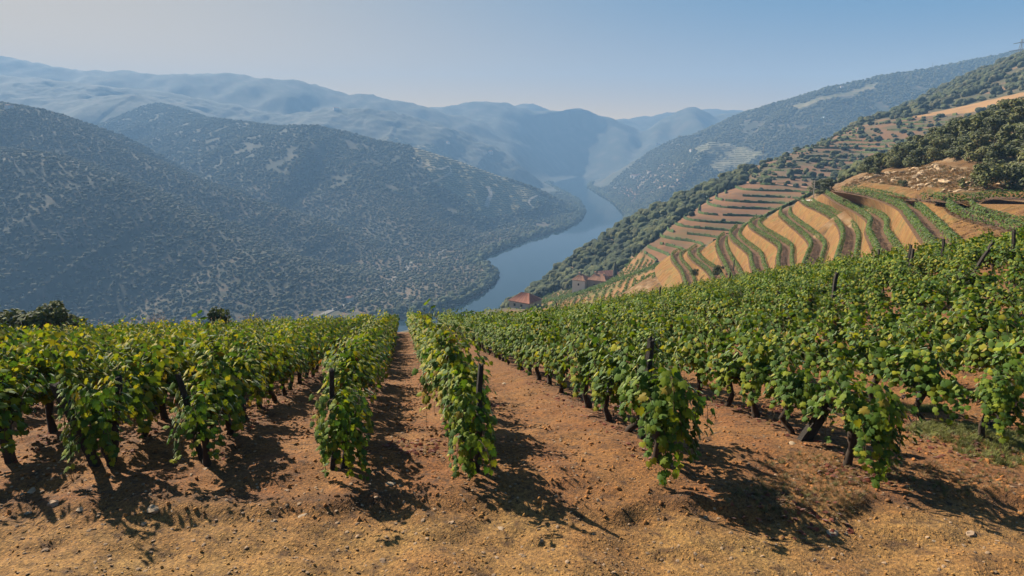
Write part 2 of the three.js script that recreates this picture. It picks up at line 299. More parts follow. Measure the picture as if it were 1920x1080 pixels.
const hillCol = (x, y, z, sl = 0.4) => {
  const n = fbm(N2, x / 90, z / 90, 4), m = fbm(N3, x / 22, z / 22, 3);
  const streak = N1(y * 0.22 + 0.4 * n, (x * 0.8 - z * 0.6) / 40) + 0.9 * N3(y * 0.55, (x * 0.7 + z * 0.5) / 15);   // dry terrace edges follow the contours
  if (bankAt(x, z)) {
    if (Z_B.has(x, z)) return mix3([0.165, 0.076, 0.027], mix3([0.105, 0.048, 0.020], [0.11, 0.085, 0.028], smooth(-0.1, 0.4, n)), smooth(-0.3, 0.4, m + 0.4 * Math.sin(y * 2.2)));
    if (Z_GOLD.has(x, z)) return mix3([0.30, 0.165, 0.06], [0.22, 0.12, 0.05], smooth(0, 0.5, m));
    if (Z_SCRUB.has(x, z)) return mix3([0.15, 0.075, 0.033], [0.075, 0.065, 0.028], smooth(-0.25, 0.35, m + 0.5 * n));
    if (Z_KNOLL.has(x, z)) return mix3([0.21, 0.105, 0.034], [0.10, 0.095, 0.022], smooth(-0.1, 0.5, m));
    return mix3([0.060, 0.055, 0.024], [0.19, 0.10, 0.048], smooth(0.12, 0.45, m * 0.8 + 0.5 * n));
  }
  if (Z_VINE_L2.has(x, z)) return mix3([0.27, 0.205, 0.095], [0.12, 0.105, 0.04], smooth(-0.1, 0.6, Math.sin(y * 1.1) + 0.6 * m));
  if (Z_PALE_F.has(x, z)) return mix3([0.17, 0.145, 0.085], [0.10, 0.095, 0.05], smooth(-0.1, 0.7, 0.7 * Math.sin(y * 0.9) + 0.8 * m));
  if (Z_PLOT_F.has(x, z)) return mix3([0.20, 0.11, 0.075], [0.16, 0.12, 0.06], smooth(0, 0.4, m));
  if (Z_ROCK_F.has(x, z)) return mix3([0.25, 0.165, 0.11], [0.06, 0.06, 0.035], smooth(-0.1, 0.4, m + 0.5 * Math.sin(y * 0.8)));
  if (Z_TOP_F.has(x, z)) return mix3([0.20, 0.16, 0.09], [0.08, 0.09, 0.035], smooth(-0.1, 0.4, m));
  if (z < -2750) { const q = smooth(-0.1, 0.6, n + 0.6 * m); return mix3([0.050, 0.054, 0.034], [0.120, 0.102, 0.072], clamp(q + 0.5 * N1(x / 40, z / 40), 0, 1)); }
  const rd = y < WATER + 14 ? 1 : 0;
  const dryness = (z < -2700 ? 0.3 : z < -1600 ? 0.6 : 1) * smooth(0.30, 0.95, 0.75 * streak + 0.9 * n + 0.35 * N2(x / 300, z / 300));
  return mix3(rd ? [0.09, 0.068, 0.04] : [0.040, 0.040, 0.022], mix3([0.22, 0.135, 0.085], [0.30, 0.20, 0.135], clamp(0.5 + m, 0, 1)), dryness * (z < -1600 ? (x > 300 ? 0.7 : 0.26) : 0.34));
};
sheet('valley_slope', axis(B2[0], B2[1], 4.5), axis(B2[3], B2[2], 4.5), (x, z) => hills(x, z) - 5 * inside(B1, x, z, 12), hillCol, landMat);
const B4 = [-1250, 350, -1620, -640];
sheet('hillside', axis(B4[0], B4[1], 4.5), axis(B4[3], B4[2], 4.5), (x, z) => hills(x, z) + 0.8 * N1(x / 13, z / 13) - 6 * inside(B2, x, z, 30), hillCol, landMat);
sheet('hills', axis(B3[0], B3[1], 8), axis(B3[3], B3[2], 8), (x, z) => hills(x, z) - 14 * Math.max(inside(B2, x, z, 30), inside(B4, x, z, 30)), hillCol, landMat);
sheet('far_hills', axis(-3600, 2050, 28), axis(400, -5100, 28), (x, z) => hills(x, z) - 50 * inside(B3, x, z, 120) - 50 * inside(B2, x, z, 120), hillCol, landMat);
{
  const m = add('river_water', new THREE.ShapeGeometry(new THREE.Shape(RIVER.map(([x, z]) => new THREE.Vector2(x, -z)))).rotateX(-Math.PI / 2), new THREE.MeshPhysicalMaterial({ color: new THREE.Color(0.012, 0.028, 0.034), roughness: 0.05, specularIntensity: 1, ior: 1.33 }));
  m.position.y = WATER; m.userData.kind = 'structure';
}
// ------------------------------------------------------------------ soil of the vineyard
const ROWDIR = [-0.1668, -0.986];
const ROWS = [[-6.7, -8.1], [-5.3, -7.85], [-4.0, -7.95], [-2.2, -7.9], [-0.5, -7.85], [1.98, -7.95], [4.5, -7.95], [6.85, -8.7]];
for (let k = 1; k <= 30; k++) ROWS.push([6.85 + 2.15 * k, -8.9 - 0.05 * k]);
const ROWS_L = []; for (let k = 1; k <= 24; k++) ROWS_L.push([-6.7 - 1.7 * k, -7.6]);
// signed distance from the nearest row line, in metres across
function rowOffset(x, z) { let b = 9; for (const r of ROWS) { const o = (x - r[0]) * -ROWDIR[1] + (z - r[1]) * ROWDIR[0]; if (Math.abs(o) < Math.abs(b)) b = o; } for (const r of ROWS_L) { const o = (x - r[0]) * -ROWDIR[1] + (z - r[1]) * ROWDIR[0]; if (Math.abs(o) < Math.abs(b)) b = o; } return b; }
const TRACK_D = 6.95;
function groundY(x, z) {
  const d = -z; let h = ourBank(x, z);
  if (d < 60) {
    const e = TRACK_D + 0.25 * N1(x * 0.35, 3.3) + 0.08 * N2(x * 1.7, 1.1);
    h -= (0.07 + 0.05 * N1(x * 0.7, 8)) * smooth(e + 0.14, e - 0.14, d);                         // worn track below a low lip
    const w1 = 5.0 + 0.15 * N1(x * 0.2, 5), w2 = 6.25 + 0.15 * N1(x * 0.2, 5); h -= 0.028 * (Math.exp(-((d - w1) ** 2) / 0.02) + Math.exp(-((d - w2) ** 2) / 0.02));   // wheel ruts
    const o = rowOffset(x, z); h += 0.09 * Math.exp(-o * o / 0.25) * smooth(8, 9.5, d);   // soil thrown up along the rows
    h += 0.045 * N1(x * 0.6, z * 0.6) + 0.02 * N2(x * 2.1, z * 2.1);
  }
  if (d > 70 && x > 30) { const m = (1 - nearMask(x, d)) * smooth(70, 85, d); h += m * (0.4 * fbm(N1, x / 6, z / 6, 4) + 0.35 * Math.abs(N2(x / 9, z / 4))); }   // gullied cut bank
  return h;
}
const SOIL_A = [0.268, 0.118, 0.030], SOIL_B = [0.215, 0.080, 0.019], SOIL_P = [0.335, 0.198, 0.056], SOIL_D = [0.062, 0.026, 0.012];
function soilCol(x, z, fine) {
  const d = -z, n = fbm(N2, x * 0.55, z * 0.55, 4), m = fbm(N3, x * 2.6, z * 2.6, 3), trk = smooth(TRACK_D + 0.4, TRACK_D - 0.5, d + 0.3 * N1(x * 0.5, 9));
  let c = mix3(SOIL_A, SOIL_B, clamp(0.35 + n * 1.2, 0, 1));
  c = mix3(c, SOIL_P, clamp(trk * (0.55 + 0.5 * n) + 0.25 * m, 0, 1));
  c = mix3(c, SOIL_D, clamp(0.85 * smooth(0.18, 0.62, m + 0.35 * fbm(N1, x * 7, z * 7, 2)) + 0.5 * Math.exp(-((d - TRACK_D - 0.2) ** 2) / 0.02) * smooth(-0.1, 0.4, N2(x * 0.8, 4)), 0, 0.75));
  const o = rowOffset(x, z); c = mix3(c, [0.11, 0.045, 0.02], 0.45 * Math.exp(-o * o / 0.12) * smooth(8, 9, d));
  const k = 1 + 0.28 * N1(x * 1.3 + 40, z * 1.3) * 0.5; return [c[0] * k, c[1] * k, c[2] * k];
}
function noiseTexture(size, fn, srgb) {
  const a = new Uint8Array(size * size * 4);
  for (let j = 0; j < size; j++) for (let i = 0; i < size; i++) { const c = fn(i / size, j / size), k = (j * size + i) * 4; a[k] = c[0]; a[k + 1] = c[1]; a[k + 2] = c[2]; a[k + 3] = 255; }
  const t = new THREE.DataTexture(a, size, size, THREE.RGBAFormat); t.wrapS = t.wrapT = THREE.RepeatWrapping; t.magFilter = THREE.LinearFilter; t.minFilter = THREE.LinearMipmapLinearFilter; t.generateMipmaps = true; if (srgb) t.colorSpace = THREE.SRGBColorSpace; t.needsUpdate = true; return t;
}
const wrapN = (n, u, v, f) => { // periodic noise by blending four offset samples
  const a = n(u * f, v * f), b = n((u - 1) * f, v * f), c = n(u * f, (v - 1) * f), d = n((u - 1) * f, (v - 1) * f); const w = (1 - u) * (1 - v), x = u * (1 - v), y = (1 - u) * v, z = u * v; return (a * w + b * x + c * y + d * z) / Math.sqrt(w * w + x * x + y * y + z * z); };
const gritR = rng(5), grit = [];
for (let k = 0; k < 2600; k++) grit.push([gritR(), gritR(), 0.002 + 0.008 * gritR() ** 3, 0.4 + 0.6 * gritR()]);
const SZ = 1024, gritH = new Float32Array(SZ * SZ), gritC = new Float32Array(SZ * SZ);
for (const [gx, gy, r, t] of grit) { const R = Math.ceil(r * SZ), cx = Math.floor(gx * SZ), cy = Math.floor(gy * SZ); for (let j = -R; j <= R; j++) for (let i = -R; i <= R; i++) { const q = 1 - (i * i + j * j) / (R * R + 0.1); if (q > 0) { const k = ((cy + j + SZ) % SZ) * SZ + (cx + i + SZ) % SZ; gritH[k] = Math.max(gritH[k], Math.sqrt(q) * r * 90); gritC[k] = t; } } }
const soilBump = noiseTexture(SZ, (u, v) => { const k = Math.floor(v * SZ) * SZ + Math.floor(u * SZ), h = 0.42 + 0.16 * wrapN(N1, u, v, 14) + 0.12 * wrapN(N2, u, v, 34) + 0.10 * wrapN(N3, u, v, 90) + 0.45 * gritH[k]; const q = clamp(h, 0, 1) * 255; return [q, q, q]; });
const soilTint = noiseTexture(SZ, (u, v) => { const k = Math.floor(v * SZ) * SZ + Math.floor(u * SZ), h = 0.80 + 0.14 * wrapN(N2, u, v, 20) + 0.14 * wrapN(N1, u, v, 60) + 0.10 * wrapN(N3, u, v, 140), g = gritH[k] > 0 ? (gritC[k] > 0.8 ? 0.22 : gritC[k] < 0.55 ? -0.25 : 0) : 0; const q = clamp(h + g, 0.25, 1.0) * 255; return [q, clamp(q * (1 + 0.3 * g), 0, 255), clamp(q * (1 + 0.6 * g), 0, 255)]; }, true);
const soilMat = mat({ roughness: 1, map: soilTint, bumpMap: soilBump, bumpScale: 0.018 });
const N0 = [-14, 14, -18.5, -3.4];
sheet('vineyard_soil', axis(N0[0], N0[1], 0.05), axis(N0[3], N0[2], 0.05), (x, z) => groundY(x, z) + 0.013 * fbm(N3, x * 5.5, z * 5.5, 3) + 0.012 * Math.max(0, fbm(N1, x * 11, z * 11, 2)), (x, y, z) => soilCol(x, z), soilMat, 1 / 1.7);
const grassCol = (x, y, z, s) => { // dry grass and bare soil of the terrace hill
  const n = fbm(N1, x / 14, z / 14, 3), m = fbm(N3, x / 3.1, z / 3.1, 3);
  const rock = smooth(0.0, 0.4, fbm(N2, x / 5 + 3, y * 0.9, 3) + 0.3 * m), c = mix3(mix3([0.185, 0.088, 0.024], [0.27, 0.140, 0.038], clamp(0.5 + n, 0, 1)), [0.10, 0.055, 0.022], smooth(0.05, 0.5, m));
  return mix3(c, [0.40, 0.27, 0.15], rock * smooth(75, 95, -z) * 0.8);
};
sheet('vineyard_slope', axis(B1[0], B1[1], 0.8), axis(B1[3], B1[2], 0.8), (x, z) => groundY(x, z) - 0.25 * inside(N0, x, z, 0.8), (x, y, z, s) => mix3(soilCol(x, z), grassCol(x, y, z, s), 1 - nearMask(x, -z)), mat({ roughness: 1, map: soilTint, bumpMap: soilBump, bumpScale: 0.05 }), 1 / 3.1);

// ------------------------------------------------------------------ vine leaves
const leafR = rng(77);
const LEAF_OUT = [[0, 0.04], [0.16, -0.13], [0.42, 0.0], [0.52, 0.30], [0.37, 0.37], [0.45, 0.68], [0.19, 0.66], [0, 1.0]];
function leafInto(s, M, c, lod) { // a lobed leaf, folded on its midrib and drooping at the tip
  const P = lod === 0 ? LEAF_OUT : lod === 1 ? [[0, 0], [0.46, 0.06], [0.47, 0.58], [0, 1.0]] : [[0, 0], [0.5, 0.45], [0, 1.0]];
  const v = new THREE.Vector3(), put = (x, y, k) => { v.set(x, y - 0.3, -0.28 * Math.abs(x) - 0.22 * (y - 0.2) ** 2 + (lod === 0 ? 0.05 * Math.sin(9 * x + 7 * y) : 0)).applyMatrix4(M); return s.v(v.x, v.y, v.z, [c[0] * k, c[1] * k, c[2] * k]); };
  if (lod === 2) { const a = put(0, 0, 1), b = put(0.5, 0.45, 1), t = put(0, 1, 1), d = put(-0.5, 0.45, 1); s.t(a, b, t); s.t(a, t, d); return; }
  const mid = put(0, 0.36, 1.12), ids = P.map(([x, y]) => put(x, y, x ? 0.92 : 1)), mir = P.slice(1, -1).map(([x, y]) => put(-x, y, 0.92));
  const ring = [...ids, ...mir.reverse()];
  for (let k = 0; k < ring.length; k++) s.t(mid, ring[k], ring[(k + 1) % ring.length]);
}
const LEAF_COLS = [[0.048, 0.102, 0.007], [0.080, 0.146, 0.008], [0.138, 0.194, 0.008], [0.200, 0.240, 0.009], [0.262, 0.262, 0.010], [0.054, 0.118, 0.014], [0.230, 0.175, 0.015], [0.200, 0.080, 0.015]];
function pickCol(r, yellowness) { const q = r(); if (q < yellowness * 0.006) return 7; if (q < yellowness * 0.022) return 6; if (q < yellowness * 0.15) return 4; return [0, 1, 2, 3, 5, 1, 2, 0][Math.floor(r() * 8)]; }
const leafMat = new THREE.MeshPhysicalMaterial({ vertexColors: true, roughness: 0.95, transmission: 0.45, thickness: 0, clearcoat: 0.07, clearcoatRoughness: 0.42, specularIntensity: 0.5, side: THREE.DoubleSide, ior: 1.4 });
const woodMat = mat({ roughness: 0.95 });
function leafMatrix(p, n, tip, size) {
  const z = n.clone().normalize(), y = tip.clone().addScaledVector(z, -tip.dot(z)).normalize(), x = y.clone().cross(z);
  return new THREE.Matrix4().makeBasis(x.multiplyScalar(size), y.multiplyScalar(size), z.multiplyScalar(size)).setPosition(p);
}
// grows one vine: trunk, arms, canes with leaves. Local x runs along the row, the viewer's end is +x.
function growVine(seed, { canes = 20, curtain = 0, floor = 0.12, yellowness = 1, sz = 1, step = 0.06, tall = 1, wide = 0.27 } = {}) {
  const r = rng(seed), leaves = [], wood = new Soup(), G = (a) => (r() + r() + r() - 1.5) * a;
  const head = [G(0.08), 0.52 + 0.1 * r(), G(0.06)], bark = [0.035, 0.022, 0.014];
  limb(wood, [[G(0.1), -0.12, G(0.06), 0.075], [G(0.08), 0.08, G(0.05), 0.06], [head[0] + G(0.14), 0.27, head[2] + G(0.1), 0.05], [head[0], head[1], head[2], 0.062]], 7, bark, r, 0.5);
  for (const sx of [-1, 1]) limb(wood, [[head[0], head[1] - 0.04, head[2], 0.045], [head[0] + sx * 0.2, head[1] + 0.08 + G(0.08), head[2] + G(0.1), 0.03], [head[0] + sx * 0.42, head[1] + 0.14, head[2] + G(0.1), 0.02]], 5, bark, r, 0.4);
  const grow = (x, y, z, dx, dy, dz, len, g, w) => {
    const pts = []; let p = new THREE.Vector3(x, y, z), v = new THREE.Vector3(dx, dy, dz).normalize();
    const n = Math.floor(len / step), sg = r() < 0.5 ? 1 : -1;
    for (let k = 0; k <= n; k++) {
      if (k % 2 === 0) pts.push([p.x, p.y, p.z, 0.006 - 0.003 * k / n]);
      v.x += G(0.16); v.z += G(0.16); v.y += -g * step * (0.6 + 2.2 * k / n) + G(0.08); v.normalize();
      p = p.clone().addScaledVector(v, step);
      if (p.y < 0.12) p.y = 0.12 + 0.06 * r();
      if (Math.abs(p.z) > w) v.z *= 0.2;
      const side = new THREE.Vector3(-v.z, 0.2, v.x).multiplyScalar((k % 2 ? 1 : -1) * sg * 0.09).add(new THREE.Vector3(G(0.05), G(0.05), G(0.05)));
      const q = p.clone().add(side), out = new THREE.Vector3(q.x * 0.35, 0, q.z).normalize();
      const nrm = out.multiplyScalar(0.9).add(new THREE.Vector3(G(0.75), 0.75 + G(0.6), G(0.75)));
      const tip = new THREE.Vector3(side.x * 3 + G(0.5), -0.9 + G(0.5), side.z * 3 + G(0.5));
      const young = k / n; if (q.y < floor + 0.22 * r()) continue;
      leaves.push({ p: q, m: leafMatrix(q, nrm, tip, sz * (0.118 - 0.05 * young * young + 0.035 * r())), c: q.y < 0.55 && r() < 0.14 * yellowness ? 4 + Math.floor(r() * 4) : pickCol(r, yellowness), k: 0.8 + 0.4 * r() });
    }
    if (pts.length > 1) limb(wood, pts, 3, [0.075, 0.045, 0.018]);
  };
  for (let k = 0; k < canes; k++) {
    const x = G(0.55), s = r() < 0.5 ? -1 : 1;
    grow(x, head[1] + 0.1 * r(), G(0.14), G(0.55), tall * (1.2 + 0.5 * r()), s * (0.05 + 0.42 * r()), 0.85 + 0.6 * r(), k % 7 === 0 ? 1.0 : 1.7 + 2.0 * r(), wide);
  }
  for (let k = 0; k < curtain; k++) {
    const a = (r() - 0.5) * 2.4;
    grow(0.12 + 0.16 * Math.cos(a), 0.65 + 0.7 * r(), 0.16 * Math.sin(a), 0.5 * Math.cos(a), 0.3, 0.4 * Math.sin(a), 0.7 + 0.6 * r(), 6.5, 0.27);
  }
  return { leaves, wood: wood.geo() };
}
function foliageGeo(leaves, lod, backlitTint = 1) { const s = new Soup(); for (const l of leaves) { const c = LEAF_COLS[l.c]; leafInto(s, l.m, [c[0] * l.k * backlitTint, c[1] * l.k * (0.8 + 0.2 * backlitTint), c[2] * l.k], lod); } return s.geo(); }
// single leaves share eight coloured shapes
const LEAF_GEO = LEAF_COLS.map((c) => { const s = new Soup(); leafInto(s, new THREE.Matrix4(), c, 0); return s.geo(); });
function bunchGeo(r) { const s = new Soup(); for (let k = 0; k < 26; k++) { const y = -0.16 * r(), w = 0.045 * (1 - Math.abs(y + 0.06) * 4); lump(s, (r() - 0.5) * 2 * w, y, (r() - 0.5) * 2 * w, 0.011, 0.011, 0.011, 1, 0, () => [0.012, 0.012, 0.028], r); } return s.geo(); }

function vineThing(seed, opt, single) {
  const g = new THREE.Group(), v = growVine(seed, opt), r = rng(seed + 9);
  add('trunk', v.wood, woodMat, g);
  let rest = v.leaves;
  if (single) { // the outermost leaves can be told apart: each is a part
    const order = v.leaves.map((l, i) => [Math.abs(l.p.z) * 1.2 + l.p.x * 0.5 + 0.5 * l.p.y + 0.35 * r(), i]).sort((a, b) => b[0] - a[0]).slice(0, single).map((q) => q[1]), set = new Set(order);
    rest = v.leaves.filter((l, i) => !set.has(i));
    for (const i of order) { const l = v.leaves[i], m = add('leaf', LEAF_GEO[l.c], leafMat, g); l.m.decompose(m.position, m.quaternion, m.scale); }
  }
  const f = add('foliage', foliageGeo(rest, single ? 0 : 1, 0.95 + 0.16 * (opt.yellowness || 1)), leafMat, g); f.userData.kind = 'stuff';  // yellow tint puts sun shining through the leaves into their colour
  return g;
}
const ENDVINES = [0, 1, 2, 3, 4].map((k) => vineThing(300 + k, { canes: 17, floor: [0.3, 0.25, 0.1, 0.12, 0.06][k], curtain: [4, 5, 7, 6, 11][k], sz: 0.92, yellowness: 0.5 }, 95));
const NEARVINES = [0, 1, 2, 3].map((k) => vineThing(400 + k, { canes: 22, floor: 0.36, yellowness: 0.5 + 0.4 * k, wide: 0.26 + 0.05 * k }, 60));
const MIDVINES = [0, 1, 2, 3, 4, 5].map((k) => vineThing(500 + k, { canes: 24, floor: 0.36, yellowness: 0.3 + 0.3 * k, sz: 0.95, step: 0.062, wide: 0.26 + 0.04 * k }, 0));
// plots of the rows
const ROWNAME = ['row at the left edge', 'second row from the left edge', 'third row from the left edge', 'row left of the central path', 'row right of the central path', 'second row right of the path', 'row behind the leaning post', 'row beside the green grass'];
const TENS = ['', 'second', 'third', 'fourth', 'fifth', 'sixth', 'seventh', 'eighth', 'ninth', 'tenth', 'eleventh', 'twelfth', 'thirteenth', 'fourteenth', 'fifteenth', 'sixteenth', 'seventeenth', 'eighteenth', 'nineteenth'];
const ordinal = (k) => k < 19 ? TENS[k] : ['twenty', 'thirty', 'forty', 'fifty'][Math.floor((k + 1) / 10) - 2] + '-' + (TENS[(k + 1) % 10 - 1] || ((k + 1) % 10 ? 'first' : 'th'));
const plots = [];
{
  const r = rng(99);
  const all = [...ROWS.map((q, i) => [q, i]), ...ROWS_L.map((q, i) => [q, -1 - i])];
  for (const [[x0, z0], id] of all) for (let k = 0; k < 75; k++) {
    const t = 0.15 + k * 1.12 + (k ? 0.22 * (r() - 0.5) : 0), x = x0 + ROWDIR[0] * t + 0.1 * (r() - 0.5), z = z0 + ROWDIR[1] * t, d = -z, a = x / d;
    if (a < -1.05 || a > 0.88 || d > dEnd(a) + 1) continue;
    if (k > 1 && r() < 0.06) continue;
    const scale = 0.78 + 0.28 * r();
    plots.push({ x, z, d, a, id, k, scale, turn: r(), dist: Math.hypot(x, z), inView: Math.abs(a) < 0.83 });
  }
  plots.sort((p, q) => (q.inView - p.inView) || (p.dist - q.dist));
}
const ROWTURN = Math.atan2(-ROWDIR[1], -ROWDIR[0]) * -1 ;
const rowSeen = {};
let placed = 0; const restPlots = [], used = new Set();
for (const p of plots) {
  if (!p.inView || placed >= 295) { restPlots.push(p); continue; }
  const protos = p.k === 0 && p.id >= 0 ? ENDVINES : p.dist < 11.5 ? NEARVINES : MIDVINES;
  const w = p.k === 0 && p.id >= 0 ? [0, 1, 0, 2, 3, 4, 4, 1][p.id] ?? p.id % 5 : Math.floor(protos.length / 2) * (p.id < 5 ? 1 : 0) + (placed * 7 + (p.id + 30) * 3) % Math.ceil(protos.length / 2);  // left rows take yellower vines: leaf tone, plus backlight put into the colour
  const g = protos[w].clone(); g.name = numbered('grape_vine');
  g.position.set(p.x, groundY(p.x, p.z) - 0.02, p.z); g.rotation.y = ROWYAW() + (p.k === 0 ? 0 : (p.turn < 0.5 ? Math.PI : 0)) + 0.2 * (p.turn - 0.5);
  g.scale.set(p.scale * 1.02, p.scale * (p.id > 6 ? 0.98 : 1), p.scale); scene.add(g); placed++;
  const seen = rowSeen[p.id] = (rowSeen[p.id] ?? -1) + 1, ord = ordinal(seen);
  const row = p.id >= 0 && p.id < 8 ? ROWNAME[p.id] : p.id < 0 ? (p.id === -1 ? 'first' : ordinal(-p.id - 1)) + ' row beyond the left edge row' : (p.id === 8 ? 'first' : ordinal(p.id - 8)) + ' row uphill of the grass';
  const label = seen === 0 && p.id >= 0 && p.id < 8 ? 'leafy vine hanging to the soil at near end, ' + row : (ord || 'nearest') + ' grape vine in view from the near end, ' + row;
  const group = 'grape vines of the foreground rows';
  tag(g, label, 'grape vine', group);
}
function ROWYAW() { return Math.atan2(ROWDIR[1], -ROWDIR[0]); }
{
  // vines beyond those that can be told apart
  for (const [left, label] of [[true, 'mass of green grape vines filling the far left of the vineyard'], [false, 'mass of green grape vines filling the slope at right']]) {
    const pl = restPlots.filter((p) => (p.a < -0.16) === left);
    for (const v of [0, 1]) {
      const q = pl.filter((p, i) => i % 2 === v), grown = growVine(800 + v + (left ? 0 : 5), { canes: 28, floor: 0.3, yellowness: left ? 1.1 : 0.7, sz: 1.05, step: 0.07, wide: 0.34 }), s = new Soup();
      for (const l of grown.leaves) { const c = LEAF_COLS[l.c], backlitGain = left ? 1.22 : 1.0; leafInto(s, l.m, [c[0] * l.k * backlitGain, c[1] * l.k * (0.8 + 0.2 * backlitGain), c[2] * l.k], 1); }  // left block tinted yellower, backlight put into the leaf colour
      limb(s, [[0, -0.1, 0, 0.07], [0.05, 0.25, 0.03, 0.05], [0, 0.6, 0, 0.05]], 5, [0.03, 0.02, 0.013]);
      const im = shade(new THREE.InstancedMesh(s.geo(), leafMat, q.length)), M = new THREE.Matrix4(), Q = new THREE.Quaternion(), E = new THREE.Euler(), rr = rng(71);
      q.forEach((p, i) => { const k = p.scale; M.compose(new THREE.Vector3(p.x, groundY(p.x, p.z), p.z), Q.setFromEuler(E.set(0, ROWYAW() + (p.turn < 0.5 ? Math.PI : 0), 0)), new THREE.Vector3(k * 1.05, k, k)); im.setMatrixAt(i, M); const t = 0.85 + 0.35 * rr(); im.setColorAt(i, new THREE.Color(t * (0.9 + 0.3 * rr()), t, t)); });
      im.name = numbered('grape_vines'); scene.add(im); tag(im, label, 'grape vines', left ? 'far left grape vines' : 'grape vines up the right slope', 'stuff');
    }
  }
}
console.log('vines', placed, restPlots.length);
// ------------------------------------------------------------------ terraced vineyard on the spur
const bankMat = mat({ roughness: 1, bumpMap: soilBump, bumpScale: 0.12 });
const perp = (p, i) => { const a = p[Math.max(0, i - 1)], b = p[Math.min(p.length - 1, i + 1)], l = Math.hypot(b.x - a.x, b.z - a.z) || 1; return [-(b.z - a.z) / l, (b.x - a.x) / l]; };
const offset = (p, o, dy = 0) => p.map((q, i) => { const n = perp(p, i); return new THREE.Vector3(q.x + n[0] * o, q.y + dy, q.z + n[1] * o); });
{
  const s = new Soup(), strip = (A, B, n, col, bulge, rough) => {
    let prev = null;
    for (let i = 0; i < A.length; i++) {
      const b = B[i], line = [];
      for (let k = 0; k <= n; k++) {
        const t = k / n, x = lerp(A[i].x, b.x, t), z = lerp(A[i].z, b.z, t), e = Math.sin(Math.PI * t);
        const y = lerp(A[i].y, b.y, t) + bulge * e + rough * e * (0.5 * fbm(N1, x / 3, z / 3, 3) + 0.2 * N3(x * 1.2, z * 1.2));
        line.push(s.v(x, y, z, col(x, y, z, t)));
      }
      if (prev) for (let k = 0; k < n; k++) s.quad(prev[k], prev[k + 1], line[k + 1], line[k]);
      prev = line;
    }
  };
  const dense = (p) => new THREE.CatmullRomCurve3(p, false, 'centripetal').getSpacedPoints(220);
  const T = terrPts.map(dense);
  const near = (q, P) => { let b = 1e9, r = P[0]; for (const w of P) { const d = (w.x - q.x) ** 2 + (w.z - q.z) ** 2; if (d < b) { b = d; r = w; } } return r; };
  const goldC = (x, y, z, t) => { const n = fbm(N2, x / 4, z / 4, 4), m = fbm(N3, x / 0.9, z / 0.9, 2); return mix3(mix3([0.200, 0.095, 0.024], [0.295, 0.158, 0.044], clamp(0.5 + n * 1.3, 0, 1)), mix3([0.15, 0.065, 0.028], [0.12, 0.11, 0.03], clamp(0.5 + N1(x / 8, z / 8), 0, 1)), smooth(-0.12, 0.30, n * 0.75 + m * 0.7 + 0.22 * (0.35 - t)) * 0.85); };
  const pathC = (x, y, z) => { const n = fbm(N2, x / 1.2, z / 1.2, 3); return mix3([0.105, 0.048, 0.022], [0.19, 0.105, 0.048], clamp(0.4 + n, 0, 1)); };
  T.forEach((p, k) => {
    const out = offset(p, -0.6, -0.12), inn = offset(p, 3.0, 0.1);
    strip(out, inn, 3, pathC, 0, 0.1);
    if (k + 1 < T.length) { const nx = offset(T[k + 1], -0.6, -0.12); strip(inn, inn.map((q, i) => { const w = near(q, nx); if (Math.hypot(w.x - q.x, w.z - q.z) < 9) return w; const n = perp(inn, i); return new THREE.Vector3(q.x + n[0] * 5, q.y + 1.6, q.z + n[1] * 5); }), 7, goldC, 0.2, 0.9); }
    if (k === 0) strip(offset(p, -5, -4), out, 6, goldC, 0.3, 0.8);
    if (k === T.length - 1) strip(inn, offset(p, 5, 0.7), 4, goldC, 0.2, 0.5);
  });
  const g = s.geo(1 / 3); const m = add('terraced_hillside', g, bankMat); m.userData.kind = 'structure';
}
const HEDGE_COLS = [[0.045, 0.100, 0.008], [0.068, 0.130, 0.010], [0.095, 0.160, 0.011], [0.130, 0.180, 0.012]];
function hedge(pts, h, w, per, size, seed, yellowness = 0.3, lod = 2) {
  const r = rng(seed), s = new Soup(), curve = new THREE.CatmullRomCurve3(pts, false, 'centripetal'), L = curve.getLength(), P = curve.getSpacedPoints(Math.ceil(L / 0.5)), v = new THREE.Vector3();
  for (let i = 0; i < P.length - 1; i++) {
    const n = perp(P, i), gap = 0.75 + 0.25 * Math.cos(i * Math.PI) + 0.2 * N1(i / 9, seed);
    for (let k = 0; k < per * gap; k++) {
      const t = r(), a = r() * Math.PI * 1.3 - 0.15 * Math.PI, ww = w * (0.75 + 0.35 * r()) * (0.8 + 0.4 * gap);
      const ox = Math.cos(a) * ww * 0.5, oy = 0.42 * h + Math.sin(a) * h * 0.5 * (0.85 + 0.4 * r());
      const p = v.set(lerp(P[i].x, P[i + 1].x, t) + n[0] * ox, lerp(P[i].y, P[i + 1].y, t) + Math.max(0.1, oy), lerp(P[i].z, P[i + 1].z, t) + n[1] * ox).clone();
      const nrm = new THREE.Vector3(n[0] * Math.cos(a) + (r() - 0.5) * 1.2, Math.sin(a) + 0.4 + (r() - 0.5), n[1] * Math.cos(a) + (r() - 0.5) * 1.2), tip = new THREE.Vector3(r() - 0.5, -0.9, r() - 0.5);
      const c = HEDGE_COLS[Math.floor(r() * 4)], q = 0.8 + 0.4 * r();
      leafInto(s, leafMatrix(p, nrm, tip, size * (0.7 + 0.6 * r())), [c[0] * q, c[1] * q, c[2] * q], lod);
    }
  }
  return s.geo();
}
